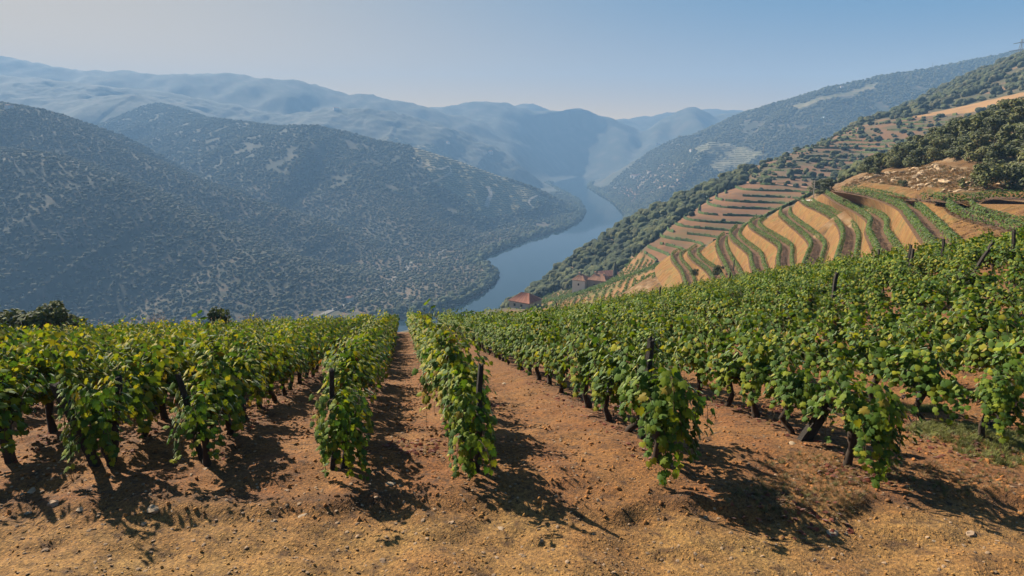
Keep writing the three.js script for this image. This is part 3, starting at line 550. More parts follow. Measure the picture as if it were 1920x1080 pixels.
// index where the planted part of a terrace ends
const hedgeEnd = (k) => { const q = surveyAt(...TERR[k][1][6], TERR[k][0]); let b = 0, bd = 1e9; terrPts[k].forEach((w, i) => { const d = (w.x - q[0]) ** 2 + (w.z - q[2]) ** 2; if (d < bd) { bd = d; b = i; } }); return b + 1; };
terrPts.forEach((p, k) => {
  const pos = k === 0 ? 'lowest' : k === 10 ? 'highest' : k < 5 ? ordinal(k) + ' lowest' : k === 5 ? 'middle' : ordinal(10 - k) + ' highest';
  [['outer', 0, 0], ['inner', 2.5, 0.05]].forEach(([side, o, dy], q) => {
    if (k === 10 && q) return;
    const m = add('vine_row', hedge(offset(p.slice(0, TERR[k][2] ? hedgeEnd(k) : 68), o, dy), 1.35, 0.62, 26, 0.26, 900 + k * 2 + q), leafMat);
    tag(m, 'green row of vines on the ' + side + ' edge of the ' + pos + ' golden terrace', 'vine row', 'vine rows curving along the terraces');
  });
});

// ------------------------------------------------------------------ bushes and trees
const barkMat = mat({ roughness: 0.95 });
const bushLeafMat = new THREE.MeshPhysicalMaterial({ vertexColors: true, roughness: 0.95, transmission: 0.25, thickness: 0, side: THREE.DoubleSide });
const TREE_COLS = [[0.042, 0.056, 0.011], [0.070, 0.084, 0.013], [0.100, 0.112, 0.017], [0.140, 0.136, 0.024], [0.085, 0.074, 0.022]];
function treeGroup(seed, o) { // height 1 m, scaled when placed
  const { w = 0.5, blobs = 9, leaves = 620, size = 0.075, col = 0, trunk = 0.2, low = 0.16 } = o, r = rng(seed), g = new THREE.Group(), wd = new Soup(), s = new Soup();
  const B = [];
  for (let k = 0; k < blobs; k++) { const a = r() * 6.283, q = Math.sqrt(r()) * w * 0.62, y = low > 0.01 && low < 0.05 ? 0.1 + 0.72 * r() : low + 0.12 + (0.78 - low) * r(); B.push([Math.cos(a) * q, y, Math.sin(a) * q, w * (0.26 + 0.24 * r()) * (1.15 - 0.55 * y)]); }
  B.push([0, 0.78, 0, w * 0.32]);
  limb(wd, [[0, -0.06, 0, 0.035], [0.015, trunk, 0.01, 0.026], [0, 0.55, 0, 0.012]], 6, [0.04, 0.028, 0.018], r, 0.3);
  for (const b of B) limb(wd, [[0, trunk * 0.8, 0, 0.015], [b[0] * 0.5, (trunk + b[1]) / 2, b[2] * 0.5, 0.011], [b[0], b[1], b[2], 0.005]], 4, [0.04, 0.028, 0.018], r, 0.3);
  for (let k = 0; k < leaves; k++) {
    const b = B[Math.floor(r() * B.length)], n = new THREE.Vector3(r() - 0.5, r() - 0.42, r() - 0.5).normalize(), q = b[3] * (0.55 + 0.55 * Math.sqrt(r()));
    const p = new THREE.Vector3(b[0] + n.x * q, b[1] + n.y * q * 0.85, b[2] + n.z * q); if (p.y < 0.02) p.y = 0.02 + 0.05 * r();
    const c = TREE_COLS[(col + Math.floor(r() * 2.4)) % 5], t = 0.75 + 0.5 * r();
    leafInto(s, leafMatrix(p, n.clone().add(new THREE.Vector3((r() - 0.5) * 1.5, (r() - 0.5) * 1.5 + 0.3, (r() - 0.5) * 1.5)), new THREE.Vector3(r() - 0.5, r() - 0.7, r() - 0.5), size * (0.7 + 0.8 * r())), [c[0] * t, c[1] * t, c[2] * t], 2);
  }
  add('trunk', wd.geo(), barkMat, g);
  add('crown', s.geo(), bushLeafMat, g);
  return g;
}
const TREES = [0, 1, 2, 3].map((k) => treeGroup(40 + k, { w: 0.62, blobs: 14, leaves: 2800, size: 0.062, col: k % 3, low: 0.0, trunk: 0.12 }));
const SHRUBS = [0, 1, 2].map((k) => treeGroup(60 + k, { w: 0.8, blobs: 14, leaves: 1100, size: 0.085, col: k % 2, low: 0.02, trunk: 0.08 }));
function plant(proto, name, x, y, z, h, turn, label, cat, group, wide = 1) { const g = proto.clone(); g.name = numbered(name); g.position.set(x, y, z); g.scale.set(h * wide, h, h * wide); g.rotation.y = turn; scene.add(g); return tag(g, label, cat, group); }
function landY(x, z) { return -z < 230 && z > B1[2] + 1 && x > B1[0] + 1 && x < B1[1] - 1 ? groundY(x, z) : hills(x, z); }
{
  // the thicket above the cut bank
  const r = rng(123), spots = [];
  for (const [u, v, d, h] of [[1630, 328, 190, 5.5], [1655, 322, 186, 6], [1680, 318, 180, 6.5], [1705, 312, 175, 7], [1725, 326, 160, 5.5], [1742, 306, 170, 8], [1760, 320, 155, 6.5], [1782, 300, 165, 8.5], [1800, 318, 146, 6], [1822, 296, 158, 8.5], [1842, 314, 138, 6.5], [1862, 292, 150, 8], [1880, 312, 128, 6.5], [1902, 290, 140, 8], [1925, 308, 120, 7], [1945, 288, 132, 8],
    [1690, 298, 205, 6], [1720, 291, 205, 6.5], [1755, 283, 205, 7], [1790, 276, 200, 7.5], [1825, 270, 190, 8], [1860, 264, 180, 8], [1895, 258, 172, 8.5], [1930, 254, 165, 8.5], [1740, 288, 235, 5.5], [1780, 272, 235, 6], [1820, 260, 228, 7], [1860, 252, 218, 7], [1900, 244, 208, 7.5], [1935, 238, 200, 7.5], [1665, 308, 215, 5], [1645, 314, 225, 4.5], [1770, 290, 185, 7.5], [1850, 276, 165, 7.5], [1910, 272, 155, 7.5], [1806, 284, 180, 7.5]]) spots.push([u, v, d, h]);
  const TN = (i) => i < 16 ? 'front rank, ' + (i ? ordinal(i) : 'first') + ' from left' : i < 24 ? 'second rank, ' + (i > 16 ? ordinal(i - 16) : 'first') + ' from left' : i < 30 ? 'back rank, ' + (i > 24 ? ordinal(i - 24) : 'first') + ' from left' : 'filling tree ' + ['behind the left corner', 'at the far left tip', 'left of centre', 'right of centre', 'near the right edge', 'at the centre'][i - 30];
  spots.forEach(([u, v, d, h], i) => { const p = survey(u, v, d), y = landY(p[0], p[2]); plant(TREES[i % 4], 'bush_tree', p[0], y - 0.1, p[2], h * (0.68 + 0.28 * r()), r() * 6.3, 'dark bushy tree in thicket above the cut bank, ' + TN(i), 'tree', 'trees of the thicket above the cut bank', 1.25); });
  for (const [u, v, d, h, label, k] of [[1609, 360, 168, 2.2, 'small dark round bush at the left end of the cut earth bank', 0], [1638, 344, 178, 2.4, 'small dark bush on the cut bank just below the thicket corner', 1], [1693, 366, 138, 1.5, 'low brown-green bush at the foot of the pale cut bank', 2], [1686, 354, 146, 1.1, 'tiny green bush halfway up the pale cut bank', 0], [1844, 368, 116, 5.0, 'large round dark green bush standing on the cut bank slope', 1], [1912, 368, 114, 5.0, 'large dark green bush at the right edge above the top vine row', 2], [1801, 360, 120, 1.3, 'small bright green bush low on the cut bank', 2]]) { const p = survey(u, v, d); plant(SHRUBS[k], 'bush', p[0], landY(p[0], p[2]) - 0.1, p[2], h, u, label, 'bush'); }
  { const p = survey(1540, 372, 205); plant(TREES[0], 'bush_tree', p[0], landY(p[0], p[2]), p[2], 5.2, 2, 'dark green tree beside the utility pole above the terraces', 'tree', null, 1.3); }
  for (const [u, v, d, h, label, k] of [[1302, 502, 165, 1.8, 'dark round bush on the golden knoll left of the terraces', 0], [1248, 520, 232, 2.2, 'dark bush beside the bare golden mound', 1], [1346, 500, 150, 2.4, 'green bush standing between two terrace vine rows', 2]]) { const p = survey(u, v, d); plant(SHRUBS[k], 'bush', p[0], Math.max(landY(p[0], p[2]), p[1] - 2), p[2], h, u, label, 'bush'); }
  // along the brow of the foreground vineyard
  const brow = (proto, name, u, vTop, d, label, cat, wide) => { const p = survey(u, vTop, d), y = landY(p[0], p[2]); plant(proto, name, p[0], y - 0.1, p[2], p[1] - y + 0.1, u, label, cat, null, wide); };
  brow(SHRUBS[0], 'bush', 20, 580, 40, 'low dark bush at the left edge behind the vine rows', 'bush', 1.1);
  brow(TREES[1], 'bush_tree', 82, 566, 41, 'tall dark green bush behind the vine rows at far left', 'bush', 0.85);
  brow(SHRUBS[1], 'bush', 122, 588, 42, 'smaller dark bush tapering right of the tall dark bush', 'bush', 0.9);
  brow(SHRUBS[2], 'bush', 403, 574, 44, 'round olive-green bush rising alone behind the left vine rows', 'bush', 0.6);
  for (const [u, vT, label, sd] of [[285, 577, 'pale dry twiggy shrub left of the round olive bush', 3], [467, 581, 'pale dry twiggy shrub right of the round olive bush', 4]]) {
    const p = survey(u, vT, 44), y = landY(p[0], p[2]), h = p[1] - y, rr = rng(sd), w = new Soup(), f = new Soup(), t = base('dry_shrub', p[0], y, p[2]);
    for (let k = 0; k < 46; k++) { const a = rr() * 6.28, q = 0.75 * Math.sqrt(rr()), e = [Math.cos(a) * q, h * (0.6 + 0.42 * rr()) * (1 - 0.25 * q), Math.sin(a) * q]; limb(w, [[0, 0, 0, 0.012], [e[0] * 0.4, e[1] * 0.55, e[2] * 0.4, 0.008], [...e, 0.004]], 3, [0.16, 0.10, 0.065]); for (let j = 0; j < 12; j++) { const g = 0.55 + 0.5 * rr(); leafInto(f, leafMatrix(new THREE.Vector3(e[0] * g + (rr() - 0.5) * 0.2, e[1] * g + (rr() - 0.5) * 0.2, e[2] * g + (rr() - 0.5) * 0.2), new THREE.Vector3(rr() - 0.5, rr(), rr() - 0.5), new THREE.Vector3(rr() - 0.5, rr() - 0.5, rr() - 0.5), 0.05), [0.30, 0.22, 0.16], 2); } }
    add('stem', w.geo(), barkMat, t); add('foliage', f.geo(), bushLeafMat, t); tag(t, label, 'shrub');
  }
  // cypress by the farm
  { const p = survey(1153, 522, 395), y = hills(p[0], p[2]), top = survey(1153, 492, 395)[1], rr = rng(8), s = new Soup(), w = new Soup(), t = base('cypress_tree', p[0], y, p[2]), h = top - y; limb(w, [[0, -0.3, 0, 0.2], [0, h * 0.3, 0, 0.15]], 6, [0.04, 0.03, 0.02]); for (let k = 0; k < 900; k++) { const q = rr(), a = rr() * 6.28, R = 1.35 * Math.pow(Math.sin(Math.PI * Math.pow(q, 0.55) * 0.98 + 0.02), 0.7) * (0.8 + 0.3 * rr()); leafInto(s, leafMatrix(new THREE.Vector3(Math.cos(a) * R, 0.4 + q * (h - 0.4), Math.sin(a) * R), new THREE.Vector3(Math.cos(a), 0.3 + rr() - 0.5, Math.sin(a)), new THREE.Vector3(0, 1, 0), 0.7), [0.018, 0.026, 0.012].map((c) => c * (0.7 + 0.6 * rr())), 2); } add('trunk', w.geo(), barkMat, t); add('crown', s.geo(), bushLeafMat, t); tag(t, 'tall narrow dark cypress beside the long farm roof', 'tree'); }
}
// ------------------------------------------------------------------ scrub and woods on the slopes
{
  const forms = [];
  for (let k = 0; k < 4; k++) {
    const r = rng(700 + k), s = new Soup(), n = k < 2 ? 3 : 4;
    for (let j = 0; j < n; j++) lump(s, j ? (r() - 0.5) * 0.7 : 0, 0.30 + 0.22 * r() + (j ? 0 : 0.1), j ? (r() - 0.5) * 0.7 : 0, 0.36 + 0.16 * r(), 0.34 + 0.14 * r(), 0.36 + 0.16 * r(), 2, 0.34, () => { const q = 0.7 + 0.6 * r(); return [q, q, q]; }, r);
    forms.push(s.geo());
  }
  const scatter = (label, name, boxX, boxZ, step, accept, size, cols, seed, formsUsed = [0, 1]) => {
    const r = rng(seed), buckets = formsUsed.map(() => []);
    for (let z = boxZ[0]; z > boxZ[1]; z -= step) for (let x = boxX[0]; x < boxX[1]; x += step) {
      const px = x + (r() - 0.5) * step * 1.3, pz = z + (r() - 0.5) * step * 1.3, q = r(), c = r(), h = r(), a = px / -pz, pick = r(), turn = r();
      if (a < -0.86 || a > 0.86 || !accept(px, pz, q)) continue;
      const y = hills(px, pz); if (y < WATER + 0.6) continue;
      buckets[Math.floor(pick * buckets.length)].push([px, y, pz, size[0] + (size[1] - size[0]) * h * h, c, turn]);
    }
    const M = new THREE.Matrix4(), Q = new THREE.Quaternion(), E = new THREE.Euler(), C = new THREE.Color(); let total = 0;
    buckets.forEach((b, k) => {
      if (!b.length) return; total += b.length;
      const im = shade(new THREE.InstancedMesh(forms[formsUsed[k]], mat({ roughness: 1 }), b.length));
      b.forEach(([x, y, z, sz, c, turn], i) => { M.compose(new THREE.Vector3(x, y - 0.1 * sz, z), Q.setFromEuler(E.set(0, turn * 6.28, 0)), new THREE.Vector3(sz, sz * (0.75 + 0.4 * turn), sz)); im.setMatrixAt(i, M); const w = cols[Math.floor(c * cols.length)], t = 0.75 + 0.5 * ((c * 37.7) % 1); im.setColorAt(i, C.setRGB(w[0] * t, w[1] * t, w[2] * t)); });
      im.name = numbered(name); scene.add(im); tag(im, label, 'scrub', label, 'stuff');
    });
    console.log(name, total);
  };
  const G = [[0.040, 0.050, 0.020], [0.055, 0.062, 0.024], [0.032, 0.042, 0.018], [0.075, 0.072, 0.032]], PALE = [[0.075, 0.075, 0.035], [0.055, 0.062, 0.026], [0.095, 0.085, 0.045], [0.045, 0.05, 0.022]];
  const cover = (x, z, s, t) => fbm(N2, x / s + 7, z / s, 3) > t;
  scatter('olive trees and scrub dotting the hazy hillside across the river', 'hillside_scrub', [-1250, 340], [-642, -1620], 5.4, (x, z, q) => !bankAt(x, z) && q < 0.78 + 0.5 * fbm(N3, x / 60, z / 60, 2), [2.6, 5.8], PALE, 1);
  scatter('scrub covering the middle hills across the river', 'hillside_scrub', [-1900, 620], [-1620, -2720], 7.6, (x, z, q) => !Z_VINE_L2.has(x, z) && q < 0.85 && cover(x, z, 120, -0.32), [4.6, 8.6], G, 2);
  scatter('scrub and trees covering the big hazy hill on the right bank', 'hillside_scrub', [250, 2300], [-1500, -2950], 8.2, (x, z, q) => !bankAt(x, z) && !Z_PALE_F.has(x, z) && !Z_PLOT_F.has(x, z) && !Z_TOP_F.has(x, z) && q < (Z_ROCK_F.has(x, z) ? 0.22 : 0.88) && cover(x, z, 130, -0.3), [5, 9.5], [[0.060, 0.060, 0.022], [0.075, 0.070, 0.026], [0.048, 0.052, 0.020]], 3);
  const wooded = (x, z) => bankAt(x, z) && !Z_B.has(x, z) && !Z_GOLD.has(x, z) && !Z_KNOLL.has(x, z) && !Z_SCRUB.has(x, z);
  scatter('dark evergreen wood on the steep spur above the river', 'spur_wood', [0, 420], [-395, -900], 4.4, (x, z, q) => wooded(x, z) && x / -z < 0.40 && q < 0.88 && cover(x, z, 26, -0.36), [4.0, 8.2], [[0.030, 0.040, 0.014], [0.045, 0.055, 0.018], [0.024, 0.034, 0.014], [0.060, 0.064, 0.022]], 5, [0, 1, 2, 3]);
  scatter('dark scrub on the ridge under the pylons at right', 'ridge_scrub', [200, 1150], [-480, -1170], 6.5, (x, z, q) => wooded(x, z) && x / -z >= 0.40 && q < 0.85 && cover(x, z, 45, -0.12), [3.5, 8], G, 6, [0, 1, 2, 3]);
  scatter('low scrub bushes on the old terraces above the vineyard', 'terrace_scrub', [60, 620], [-190, -720], 4.6, (x, z, q) => Z_SCRUB.has(x, z) && q < 0.34 + 0.6 * fbm(N1, x / 22, z / 22, 2), [1.6, 4.6], [[0.035, 0.045, 0.016], [0.055, 0.062, 0.02], [0.07, 0.075, 0.025]], 7, [0, 1, 2, 3]);
  scatter('scattered bushes among the red-soil vine terraces', 'terrace_scrub', [60, 320], [-230, -620], 8, (x, z, q) => Z_B.has(x, z) && q < 0.07, [1.5, 3.2], G, 8, [2, 3]);
  scatter('trees lining both banks of the river', 'riverbank_trees', [-700, 900], [-820, -3400], 7.5, (x, z, q) => { if (q > 0.75) return false; const d = riverDist(x, z); return d > 1 && d < 22; }, [6, 11], [[0.05, 0.062, 0.022], [0.07, 0.078, 0.03], [0.04, 0.05, 0.02]], 9, [0, 1, 2, 3]);
}
// ------------------------------------------------------------------ vine rows along the contours of farther slopes
function contourRows(name, label, Z, level, phase, cell, w, h, col, seed, keep = 1) {
  const r = rng(seed), s = new Soup(), [x0, x1, z0, z1] = Z.b, nx = Math.ceil((x1 - x0) / cell), nz = Math.ceil((z1 - z0) / cell), H = [];
  for (let j = 0; j <= nz; j++) for (let i = 0; i <= nx; i++) H.push(hills(x0 + i * cell, z0 + j * cell));
  const seg = (a, b, y) => {
    const L = Math.hypot(b[0] - a[0], b[1] - a[1]); if (L < 0.05) return; const n = [-(b[1] - a[1]) / L * w / 2, (b[0] - a[0]) / L * w / 2], jig = () => 1 + 0.5 * (r() - 0.5);
    const q = 0.7 + 0.6 * r(), c = [col[0] * q, col[1] * q, col[2] * q], hh = h * (0.75 + 0.5 * r());
    const A = s.v(a[0] - n[0] * jig(), y - 0.5, a[1] - n[1] * jig(), c), B = s.v(b[0] - n[0] * jig(), y - 0.5, b[1] - n[1] * jig(), c), A2 = s.v(a[0] - n[0] * 0.8, y + hh * jig(), a[1] - n[1] * 0.8, c), B2_ = s.v(b[0] - n[0] * 0.8, y + hh * jig(), b[1] - n[1] * 0.8, c), A3 = s.v(a[0] + n[0] * 0.8, y + hh * jig(), a[1] + n[1] * 0.8, c), B3_ = s.v(b[0] + n[0] * 0.8, y + hh * jig(), b[1] + n[1] * 0.8, c), A4 = s.v(a[0] + n[0] * jig(), y - 0.5, a[1] + n[1] * jig(), c), B4_ = s.v(b[0] + n[0] * jig(), y - 0.5, b[1] + n[1] * jig(), c);
    s.quad(A, B, B2_, A2); s.quad(A2, B2_, B3_, A3); s.quad(A3, B3_, B4_, A4);
  };
  for (let j = 0; j < nz; j++) for (let i = 0; i < nx; i++) {
    const cx = x0 + (i + 0.5) * cell, cz = z0 + (j + 0.5) * cell; if (!Z.has(cx, cz)) continue;
    const k = [j * (nx + 1) + i, j * (nx + 1) + i + 1, (j + 1) * (nx + 1) + i + 1, (j + 1) * (nx + 1) + i], hs = k.map((q) => H[q]), lo = Math.min(...hs), hi = Math.max(...hs);
    const P = [[x0 + i * cell, z0 + j * cell], [x0 + (i + 1) * cell, z0 + j * cell], [x0 + (i + 1) * cell, z0 + (j + 1) * cell], [x0 + i * cell, z0 + (j + 1) * cell]];
    for (let l = Math.ceil((lo - phase) / level); l * level + phase < hi; l++) {
      const y = l * level + phase, pts = [];
      for (let e = 0; e < 4; e++) { const a = hs[e], b = hs[(e + 1) % 4]; if ((a < y) !== (b < y)) { const t = (y - a) / (b - a); pts.push([lerp(P[e][0], P[(e + 1) % 4][0], t), lerp(P[e][1], P[(e + 1) % 4][1], t)]); } }
      if (pts.length >= 2 && N1(cx / 45 + l * 3.7, cz / 45) > -keep && r() < 0.97) seg(pts[0], pts[1], y);
    }
  }
  const m = add(name, s.geo(), mat({ roughness: 1 })); tag(m, label, 'vine rows', null, 'stuff'); console.log(name, s.n / 8);
}
contourRows('terrace_vine_rows', 'thin green vine rows ruled across the red-soil terraces', Z_B, 2.9, 0.4, 2.6, 1.05, 1.25, [0.055, 0.085, 0.018], 21, 0.7);
contourRows('terrace_vine_rows', 'broken lines of old vines on the scrubby terraces', Z_SCRUB, 3.1, 0.2, 3.4, 1.2, 1.2, [0.065, 0.085, 0.024], 22, 0.2);
contourRows('terrace_vine_rows', 'vine rows lining the hazy vineyard across the river', Z_VINE_L2, 4.4, 0.1, 7, 1.5, 1.3, [0.05, 0.06, 0.022], 23, 0.55);
contourRows('terrace_vine_rows', 'vine rows on the pale terraced field of the right bank', Z_PALE_F, 5.2, 0.1, 8, 2.4, 1.8, [0.060, 0.065, 0.03], 24, 0.4);
{ // rows running up the slope behind the farm roofs
  const r = rng(41), s = new Soup(), dir = [0.335, -0.942], nrm = [0.942, 0.335], [x0, x1, z0, z1] = Z_KNOLL.b, cx = (x0 + x1) / 2, cz = (z0 + z1) / 2, R = Math.hypot(x1 - x0, z1 - z0) / 2;
  for (let o = -R; o < R; o += 3.4) for (let t = -R; t < R; t += 0.55) {
    const x = cx + nrm[0] * (o + 3 * N1(t / 60, 2)) + dir[0] * t, z = cz + nrm[1] * (o + 3 * N1(t / 60, 2)) + dir[1] * t;
    if (!Z_KNOLL.has(x, z) || z > -130 || N2(x / 14, z / 14) < -0.45) continue;
    const y = hills(x, z);
    for (let k = 0; k < 5; k++) { const c = HEDGE_COLS[Math.floor(r() * 4)], q = 0.7 + 0.5 * r(); leafInto(s, leafMatrix(new THREE.Vector3(x + (r() - 0.5) * 1.1, y + 0.3 + 1.1 * r(), z + (r() - 0.5) * 1.1), new THREE.Vector3(r() - 0.5, 0.6, r() - 0.5), new THREE.Vector3(r() - 0.5, -0.6, r() - 0.5), 0.62), [c[0] * q, c[1] * q, c[2] * q], 2); }
  }
  tag(add('terrace_vine_rows', s.geo(), leafMat), 'vine rows on the slope around the farm roofs', 'vine rows', null, 'stuff'); console.log('knoll', s.n);
}

// ------------------------------------------------------------------ tracks on the far slopes
function ribbon(name, uv, w, col, from, lift = 0.7) {
  const pts = uv.map(([u, v]) => hit(u, v, from)).filter(Boolean); if (pts.length < 2) return;
  const c = new THREE.CatmullRomCurve3(pts.map((p) => new THREE.Vector3(...p)), false, 'centripetal'), n = Math.min(400, Math.ceil(c.getLength() / 6)), P = c.getSpacedPoints(n), s = new Soup(), r = rng(31); let prev = null;
  for (let i = 0; i < P.length; i++) { const d = perp(P, i), ring = [-1, 0, 1].map((k) => { const x = P[i].x + d[0] * w / 2 * k, z = P[i].z + d[1] * w / 2 * k, q = 0.85 + 0.3 * r(); return s.v(x, hills(x, z) + lift, z, [col[0] * q, col[1] * q, col[2] * q]); }); if (prev) { s.quad(prev[0], prev[1], ring[1], ring[0]); s.quad(prev[1], prev[2], ring[2], ring[1]); } prev = ring; }
  const m = add(name, s.geo(), mat({ roughness: 1 })); m.userData.kind = 'structure';
}
const PALE_TRACK = [0.32, 0.26, 0.19];
ribbon('dirt_track', [[723, 272], [745, 283], [764, 291], [788, 304], [820, 317], [841, 312]], 6, PALE_TRACK, 900, 1.2);
ribbon('dirt_track', [[841, 311], [846, 322], [821, 338], [794, 346]], 6, PALE_TRACK, 900, 1.2);
ribbon('dirt_track', [[914, 350], [920, 363], [916, 376], [912, 389]], 11, [0.30, 0.25, 0.20], 900, 1.2);
ribbon('dirt_track', [[1014, 368], [992, 381], [1003, 392]], 6, PALE_TRACK, 900, 1.2);
ribbon('river_road', [[540, 618], [600, 593], [650, 570], [694, 550], [739, 524], [788, 490], [845, 465], [910, 441], [967, 424], [1020, 410]], 8, [0.20, 0.18, 0.155], 600, 0.9);
ribbon('dirt_track', [[1385, 344], [1420, 344], [1470, 347], [1515, 353]], 3.2, [0.30, 0.16, 0.09], 240, 0.6);

// ------------------------------------------------------------------ buildings
const roofMat = mat({ roughness: 0.9 }), wallMat = mat({ roughness: 0.95 }), glassMat = new THREE.MeshStandardMaterial({ color: new THREE.Color(0.02, 0.022, 0.025), roughness: 0.25 });
function box(s, cx, cy, cz, w, h, d, c) { const v = []; for (const y of [0, 1]) for (const [x, z] of [[-1, -1], [1, -1], [1, 1], [-1, 1]]) v.push(s.v(cx + x * w / 2, cy + y * h, cz + z * d / 2, c)); s.quad(v[0], v[1], v[2], v[3]); s.quad(v[7], v[6], v[5], v[4]); for (let k = 0; k < 4; k++) { const n = (k + 1) % 4; s.quad(v[k], v[k + 4], v[n + 4], v[n]); } }
const flat = (g) => { const f = g.toNonIndexed(); f.computeVertexNormals(); return f; };
// roof: eave rectangle w x d, ridge along x; hip 0 = gables, else inset of the hips
function roofGeo(w, d, y, rise, hip, col, seed, over = 0.45) {
  const r = rng(seed), s = new Soup(), W = w / 2 + over, D = d / 2 + over, R = w / 2 - hip + (hip ? 0 : over), t = 0.22, n = Math.max(4, Math.round(w / 0.55));
  for (const sg of [-1, 1]) { // tile courses run down the slope as ribs
    for (let k = 0; k < n; k++) {
      const a0 = lerp(-1, 1, k / n), a1 = lerp(-1, 1, (k + 1) / n), q = 0.75 + 0.5 * r(), c = [col[0] * q, col[1] * q, col[2] * q], m = (a0 + a1) / 2;
      const A = s.v(a0 * W, y, sg * D, c), B = s.v(a1 * W, y, sg * D, c), M = s.v(m * W, y + 0.12, sg * D, c), A2 = s.v(a0 * R, y + rise, 0, c), B2_ = s.v(a1 * R, y + rise, 0, c), M2 = s.v(m * R, y + rise + 0.12, 0, c);
      s.quad(A, M, M2, A2); s.quad(M, B, B2_, M2); s.quad(A, s.v(a0 * W, y - t, sg * D, c), s.v(a1 * W, y - t, sg * D, c), B);
    }
  }
  for (const sg of [-1, 1]) { const c = [col[0] * 0.95, col[1] * 0.95, col[2] * 0.95]; if (hip) { const m = 10; for (let k = 0; k < m; k++) { const b0 = lerp(-D, D, k / m), b1 = lerp(-D, D, (k + 1) / m), q = 0.8 + 0.4 * r(), cc = c.map((x) => x * q), tt = (b) => b / D; const A = s.v(sg * W, y, b0, cc), B = s.v(sg * W, y, b1, cc), T = s.v(sg * R, y + rise, 0, cc), M = s.v(sg * W, y + 0.1, (b0 + b1) / 2, cc); s.t(A, M, T); s.t(M, B, T); } } else { const w0 = [0.36, 0.31, 0.25]; s.t(s.v(sg * (W - over), y - 0.02, -D + over, w0), s.v(sg * (W - over), y - 0.02, D - over, w0), s.v(sg * (W - over), y + rise - 0.05, 0, w0)); } }
  return flat(s.geo());
}
function house(name, p, yaw, o, label) {
  const t = base(name, p[0], p[1], p[2]); t.rotation.y = yaw; tag(t, label, o.cat || 'house');
  for (const [k, b] of o.blocks.entries()) {
    const s = new Soup(); box(s, 0, -4, 0, b.w, b.h + 4, b.d, b.wall); const wall = add('wall', flat(s.geo()), wallMat, t); wall.position.set(b.x || 0, b.y || 0, b.z || 0); wall.rotation.y = b.turn || 0;
    const roof = add('roof', roofGeo(b.w, b.d, b.h, b.rise, b.hip || 0, b.roof, 5 + k), roofMat, t); roof.position.copy(wall.position); roof.rotation.y = wall.rotation.y;
    for (const [cx, cz, ch] of b.chimneys || []) { const c = new Soup(); box(c, 0, 0, 0, 0.8, ch, 0.8, [0.42, 0.36, 0.30]); box(c, 0, ch, 0, 1.0, 0.2, 1.0, [0.36, 0.2, 0.13]); const m = add('chimney', flat(c.geo()), wallMat, roof); m.position.set(cx, b.h + b.rise * 0.45, cz); }
    for (const [side, off, wy, ww, wh] of b.windows || []) { const c = new Soup(); if (side === 'x+' || side === 'x-') box(c, (side === 'x+' ? 1 : -1) * b.w / 2, wy, off, 0.1, wh, ww, [1, 1, 1]); else box(c, off, wy, (side === 'z+' ? 1 : -1) * b.d / 2, ww, wh, 0.1, [1, 1, 1]); add('window', flat(c.geo()), glassMat, wall); }
  }
  return t;
}
const WHITE = [0.62, 0.57, 0.50], STONE = [0.30, 0.24, 0.18], TILE_RED = [0.27, 0.105, 0.062], TILE_OLD = [0.26, 0.13, 0.075];
{ const p = survey(985, 588, 300), top = survey(975, 549, 300)[1], h = 3.4, rise = 3.3; house('farm_house', [p[0], top - h - rise, p[2]], -0.62, { blocks: [{ w: 11.2, d: 10.2, h, rise, hip: 3.4, wall: [0.42, 0.37, 0.31], roof: TILE_RED, windows: [['z+', -2.5, 1.1, 1.1, 1.3], ['z+', 1.2, 1.1, 1.1, 1.3], ['x+', 0, 1.1, 1.1, 1.3], ['x-', 1, 1.1, 1.1, 1.3]] }] }, 'white farm house with a bright red hipped tile roof above the river'); }
{ const p = survey(1108, 540, 388), top = survey(1110, 512, 388)[1]; house('farm_house', [p[0], top - 9, p[2]], -0.5, { blocks: [
  { x: -5.6, z: 2, w: 8, d: 8, h: 5.2, rise: 3.2, hip: 3.2, wall: WHITE, roof: TILE_OLD, chimneys: [[-1, 0.4, 2.4]], windows: [['z+', 0, 2, 1, 1.3], ['x-', 0, 2, 1, 1.3]] }, { x: 4.8, z: -1, w: 11, d: 8.4, h: 5.6, rise: 3.4, hip: 2.8, wall: STONE, roof: TILE_OLD, chimneys: [[-2.4, 0.8, 2.8], [3.2, 0.9, 2.4]], windows: [['z+', -1.5, 2, 1, 1.3], ['z+', 2.5, 2, 1, 1.3]] }] }, 'old stone farm house with brown tile roofs and three chimneys'); }
{ const p = survey(1138, 530, 400), top = survey(1145, 507, 400)[1]; house('farm_shed', [p[0], top - 7, p[2]], 0.35, { cat: 'shed', blocks: [{ w: 12, d: 8, h: 4.4, rise: 2.6, wall: STONE, roof: [0.20, 0.085, 0.06] }] }, 'long farm shed with a dull red gable roof left of the cypress'); }
{ const p = hit(1149, 502, 300), h = 3; if (p) house('farm_shed', p, 0.2, { cat: 'shed', blocks: [{ w: 5, d: 4, h, rise: 1.5, wall: WHITE, roof: TILE_RED }] }, 'tiny red-roofed hut among bushes behind the cypress'); }
